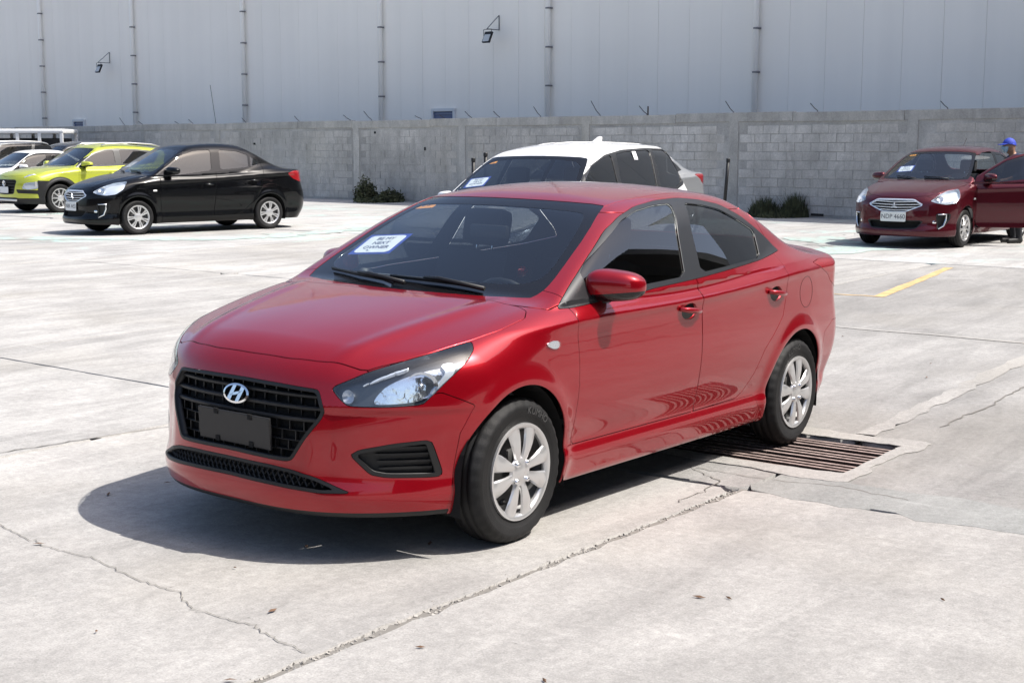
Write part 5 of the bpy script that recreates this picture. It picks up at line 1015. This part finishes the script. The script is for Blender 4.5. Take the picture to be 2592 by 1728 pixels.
    sp=dict(WSU);P=place(sp,'silver_suv',-17.4,-32.7,-6,1.02,'silver SUV with bright roof rails in front of the white bus','silver',.035);S=P['S']
    for s in(1,-1):
        pts=[tuple(np.array(surf_pt(S,(x,s*.56,2.2),(x,s*.56,1)))+np.array([0,0,.05 if 0<i<7 else 0])) for i,x in enumerate(np.linspace(-1.3,-3.2,8))];MB().tube(pts,.02,8).build('roof_rail',MT['alloy'],P['root'],True)
    place(WSU,'dark_grey_suv',-21.5,-34.4,-6,1.03,'dark grey car roof showing between the lime crossover and the wall','dark_grey',.035)
    # white open-window bus
    a=-math.radians(55);bx=-23.9+2.7*math.cos(a)-.62;by=-35.65+2.7*math.sin(a)-.45;b=empty('white_bus',(bx,by,.085),a,'white passenger bus with a row of open dark window bays','bus')
    wp=MT['white'];L=5.4
    MB().box((0,0,.80),(L,1.50,.90)).build('body',wp,b,bevel=.05,auto=.6);MB().box((0,0,2.03),(L,1.52,.16)).build('roof',wp,b,bevel=.07,auto=.6)
    for s in(1,-1):
        for k in range(8): MB().box((-L/2+.08+k*.748,s*.71,1.60),(.11,.07,.72)).build('pillar',wp,b,bevel=.012)
    MB().box((0,-.2,1.5),(L-.4,.9,.6)).build('shade_infill',MT['fabric'],b,bevel=.04)  # solid dark block stands in for the shaded interior behind the bays
    for x in(-1.6,1.6):
        for s in(1,-1):
            o=link('wheel',wmA['tyre'],None,b);o.location=(x,s*.66,.293);o.rotation_euler=(0,0,0 if s>0 else math.pi);link('wheel_cover',wmA['cover'],None,o)
# ---------------------------------------------------------------- person by the open door
def build_person(x,y,face,label):
    root=empty('person',(x,y,float(zg(x,y))),face,label,'person')
    J=dict(pel=(0,0,.90),che=(.05,0,1.22),nek=(.11,0,1.38),hed=(.17,0,1.50))
    def cap(P,a,b,ra,rb):
        a=np.array(a);b=np.array(b);d=b-a;t=np.clip(((P-a)@d)/(d@d),0,1);return np.linalg.norm(P-(a+t[...,None]*d),axis=-1)-(ra+(rb-ra)*t)
    def S(P):
        f=cap(P*np.array([1.15,.82,1]),np.array((0,0,.90))*[1.15,.82,1],np.array((.04,0,1.20))*[1.15,.82,1],.135,.15)
        f=smin(f,cap(P,(.05,-.15,1.30),(.05,.15,1.30),.075,.075),.10);f=smin(f,cap(P,(.07,0,1.32),(.14,0,1.44),.055,.05),.05)
        h=P-np.array((.17,0,1.515));f=smin(f,(np.linalg.norm(h/np.array([.098,.078,.115]),axis=-1)-1)*.085,.03);f=smin(f,cap(P,(.255,0,1.50),(.272,0,1.485),.014,.016),.02)
        for s in(1,-1):
            f=smin(f,cap(P,(.05,s*.19,1.30),(.10,s*.25,1.05),.052,.042),.04);f=smin(f,cap(P,(.10,s*.25,1.05),(.30,s*.20,.98),.042,.030),.03);f=smin(f,cap(P,(.31,s*.20,.98),(.37,s*.19,.97),.034,.036),.02)
            for k in range(4): f=smin(f,cap(P,(.37,s*(.165+.018*k),.975),(.42,s*(.16+.02*k),.95),.010,.008),.008)
            f=smin(f,cap(P,(.34,s*.16,.985),(.38,s*.13,.965),.011,.009),.01)
            f=smin(f,cap(P,(0,s*.09,.88),(.02,s*.10,.48),.085,.058),.05);f=smin(f,cap(P,(.02,s*.10,.48),(-.02,s*.10,.08),.055,.038),.03);f=smin(f,cap(P,(-.03,s*.10,.045),(.15,s*.11,.035),.042,.034),.03)
            f=smin(f,cap(P,(.165,s*.078,1.50),(.155,s*.085,1.53),.014,.016),.008)
        return f
    M=surface_net(S,(-.25,-.42,-.02),(.5,.42,1.72),.014)
    skin=plain('skin',(.36,.20,.13),.55);shirt=plain('navy_shirt',(.012,.02,.06),.85,bump=.3,bscale=60);tr=plain('dark_trousers',(.02,.022,.028),.85);shoe=plain('shoes',(.02,.02,.02),.6)
    part('body',M,skin,root,0)
    a,_=clip(M,lambda V:np.maximum(np.maximum(.84-V[:,2],V[:,2]-1.385+.5*(V[:,0]-.1)),V[:,0]-.20+1.2*np.maximum(0,1.1-V[:,2])*0));part('shirt',a,shirt,root,.006,.009)
    a,_=clip(M,lambda V:np.maximum(np.maximum(.075-V[:,2],V[:,2]-.875),np.maximum(V[:,0]-.2,np.abs(V[:,1])-.20)));part('trousers',a,tr,root,.006,.007)
    a,_=clip(M,lambda V:V[:,2]-.085);part('shoes',a,shoe,root,.004,.006)
    capm=plain('blue_cap',(.02,.05,.40),.7);a,_=clip(M,lambda V:np.maximum(1.535+.18*(V[:,0]-.17)-V[:,2],np.linalg.norm(V-np.array((.17,0,1.52)),axis=1)-.17));o=part('cap',a,capm,root,.004,.012)
    mb=MB();n=10;V=[]
    for i in range(n+1):
        t=-1.1+2.2*i/n;V+=[(.17+.10*math.cos(t),.085*math.sin(t),1.545),(.17+.185*math.cos(t*.8),.09*math.sin(t),1.530)]
    V+=[(a_,b_,c_+.007) for a_,b_,c_ in V];m=2*(n+1);F=[(2*i,2*i+1,2*i+3,2*i+2) for i in range(n)]+[(m+2*i,m+2*i+2,m+2*i+3,m+2*i+1) for i in range(n)]+[(2*i+1,m+2*i+1,m+2*i+3,2*i+3) for i in range(n)];mb.add(V,F).build('brim',capm,o)
    a,_=clip(M,lambda V:np.maximum(np.maximum(V[:,2]-1.505,1.415-V[:,2]),.215-V[:,0]));part('face_mask',a,plain('mask_blue',(.35,.55,.70),.8),root,.004,.010)
    for s in(1,-1): MB().lathe([(0,.006),(.008,.004),(.011,0)],10,Matrix.Translation((.252,s*.032,1.522))@Matrix.Rotation(-math.pi/2,4,'Z')).build('eye',plain('eye_dark',(.02,.015,.012),.2),root,True)
    V=[];n=14
    for i in range(n+1):
        t=-1.25+2.5*i/n
        for z in(1.585,1.52,1.44,1.40): V.append((.16+.155*math.cos(t),.135*math.sin(t),z))
    link('face_shield',pymesh('face_shield',V,[(4*i+j,4*i+4+j,4*i+5+j,4*i+1+j) for i in range(n) for j in range(3)],True),glass('visor',(.86,.92,.95)),root)
    return root
# ---------------------------------------------------------------- weeds, posts
def bush(name,x,y,label,clumps,seed,blade=False):
    r=np.random.default_rng(seed);root=empty(name,(x,y,float(zg(x,y))),0,label,'bush');V=[];F=[];st=MB()
    for cx,cy,rx,h,n in clumps:
        for i in range(n):
            a=r.uniform(0,6.283);q=math.sqrt(r.uniform(0,1));bx,by=cx+rx*q*math.cos(a),cy+rx*.7*q*math.sin(a);top=h*(1-.55*q*q)*r.uniform(.35,1.1)
            if blade:
                l=np.array([r.normal(0,.12),r.normal(0,.12),1])*top;w=r.uniform(.006,.014);t=r.uniform(0,3.14);d=np.array([math.cos(t),math.sin(t),0])*w;b=len(V);p=np.array([bx,by,0]);k=np.array([r.normal(0,.05),r.normal(0,.05),0])
                V+=[tuple(p-d),tuple(p+d),tuple(p+l*.55+k*.3+d*.8),tuple(p+l*.55+k*.3-d*.8),tuple(p+l+k)];F+=[(b,b+1,b+2,b+3),(b+3,b+2,b+4)]
            else:
                z=top*r.uniform(.15,1);p=np.array([bx+r.normal(0,.03),by+r.normal(0,.03),z]);u=r.normal(0,1,3);u/=np.linalg.norm(u);v=np.cross(u,r.normal(0,1,3));v/=np.linalg.norm(v)+1e-9;L=r.uniform(.025,.06);w=L*.4;b=len(V)
                V+=[tuple(p-u*L),tuple(p+v*w),tuple(p+u*L),tuple(p-v*w)];F+=[(b,b+1,b+2,b+3)]
        for i in range(14):
            a=r.uniform(0,6.283);st.tube([(cx+.05*math.cos(a),cy+.05*math.sin(a),0),(cx+rx*.5*math.cos(a),cy+rx*.4*math.sin(a),h*r.uniform(.5,.9))],[.008,.003],4)
    leaf=plain('weed_leaf_'+name,(.05,.058,.026),.8,var=.6,vscale=6);o=link('foliage',pymesh('foliage',V,F),leaf,root);tag(o,kind='stuff');tag(st.build('stems',plain('stem',(.10,.08,.045),.9),root),kind='stuff');return root
def build_small():
    bush('leafy_weed_bush',-23.45,-21.25,'dark leafy weed bush growing at the foot of the block wall',[(-.05,-.35,.36,.72,2600),(-.35,.25,.42,.40,2200),(0,.0,.6,.22,900)],3)
    bush('tall_grass_tuft',-22.75,-8.95,'tuft of tall green grass against the block wall beside the black post',[(-.1,-.35,.42,.46,1300),(-.3,.3,.42,.55,1500),(-.2,0,.75,.22,1500)],5,True)
    for nm,x,y,h,lab,tilt in(('post',-21.45,-9.55,1.24,'black steel post leaning beside the grass tuft',.06),('post',-16.504,-12.055,1.37,'taller of two black posts showing beside the white SUV windscreen',0),('post',-16.352,-12.234,1.27,'shorter of two black posts showing beside the white SUV windscreen',0)):
        o=empty(nm,(x,y,.083),0,lab,'post');MB().tube([(0,0,0),(tilt*.2,tilt*.9,h*.55),(tilt*.35,tilt*1.6,h)],.035,10).build('shaft',MT['trim'],o,True);MB().box((0,0,.01),(.18,.18,.02)).build('base_plate',MT['dull'],o);MB().lathe([(0,.02),(.04,.02),(.042,0),(.042,-.05)],12,Matrix.Translation((tilt*.35,tilt*1.6,h))@Matrix.Rotation(math.pi/2,4,'X')).build('cap',MT['trim'],o,True)
build_hero();build_others()
build_person(-17.75,-2.45,math.radians(-48),'person in a blue cap, face shield and navy shirt behind the open car door')
build_small()
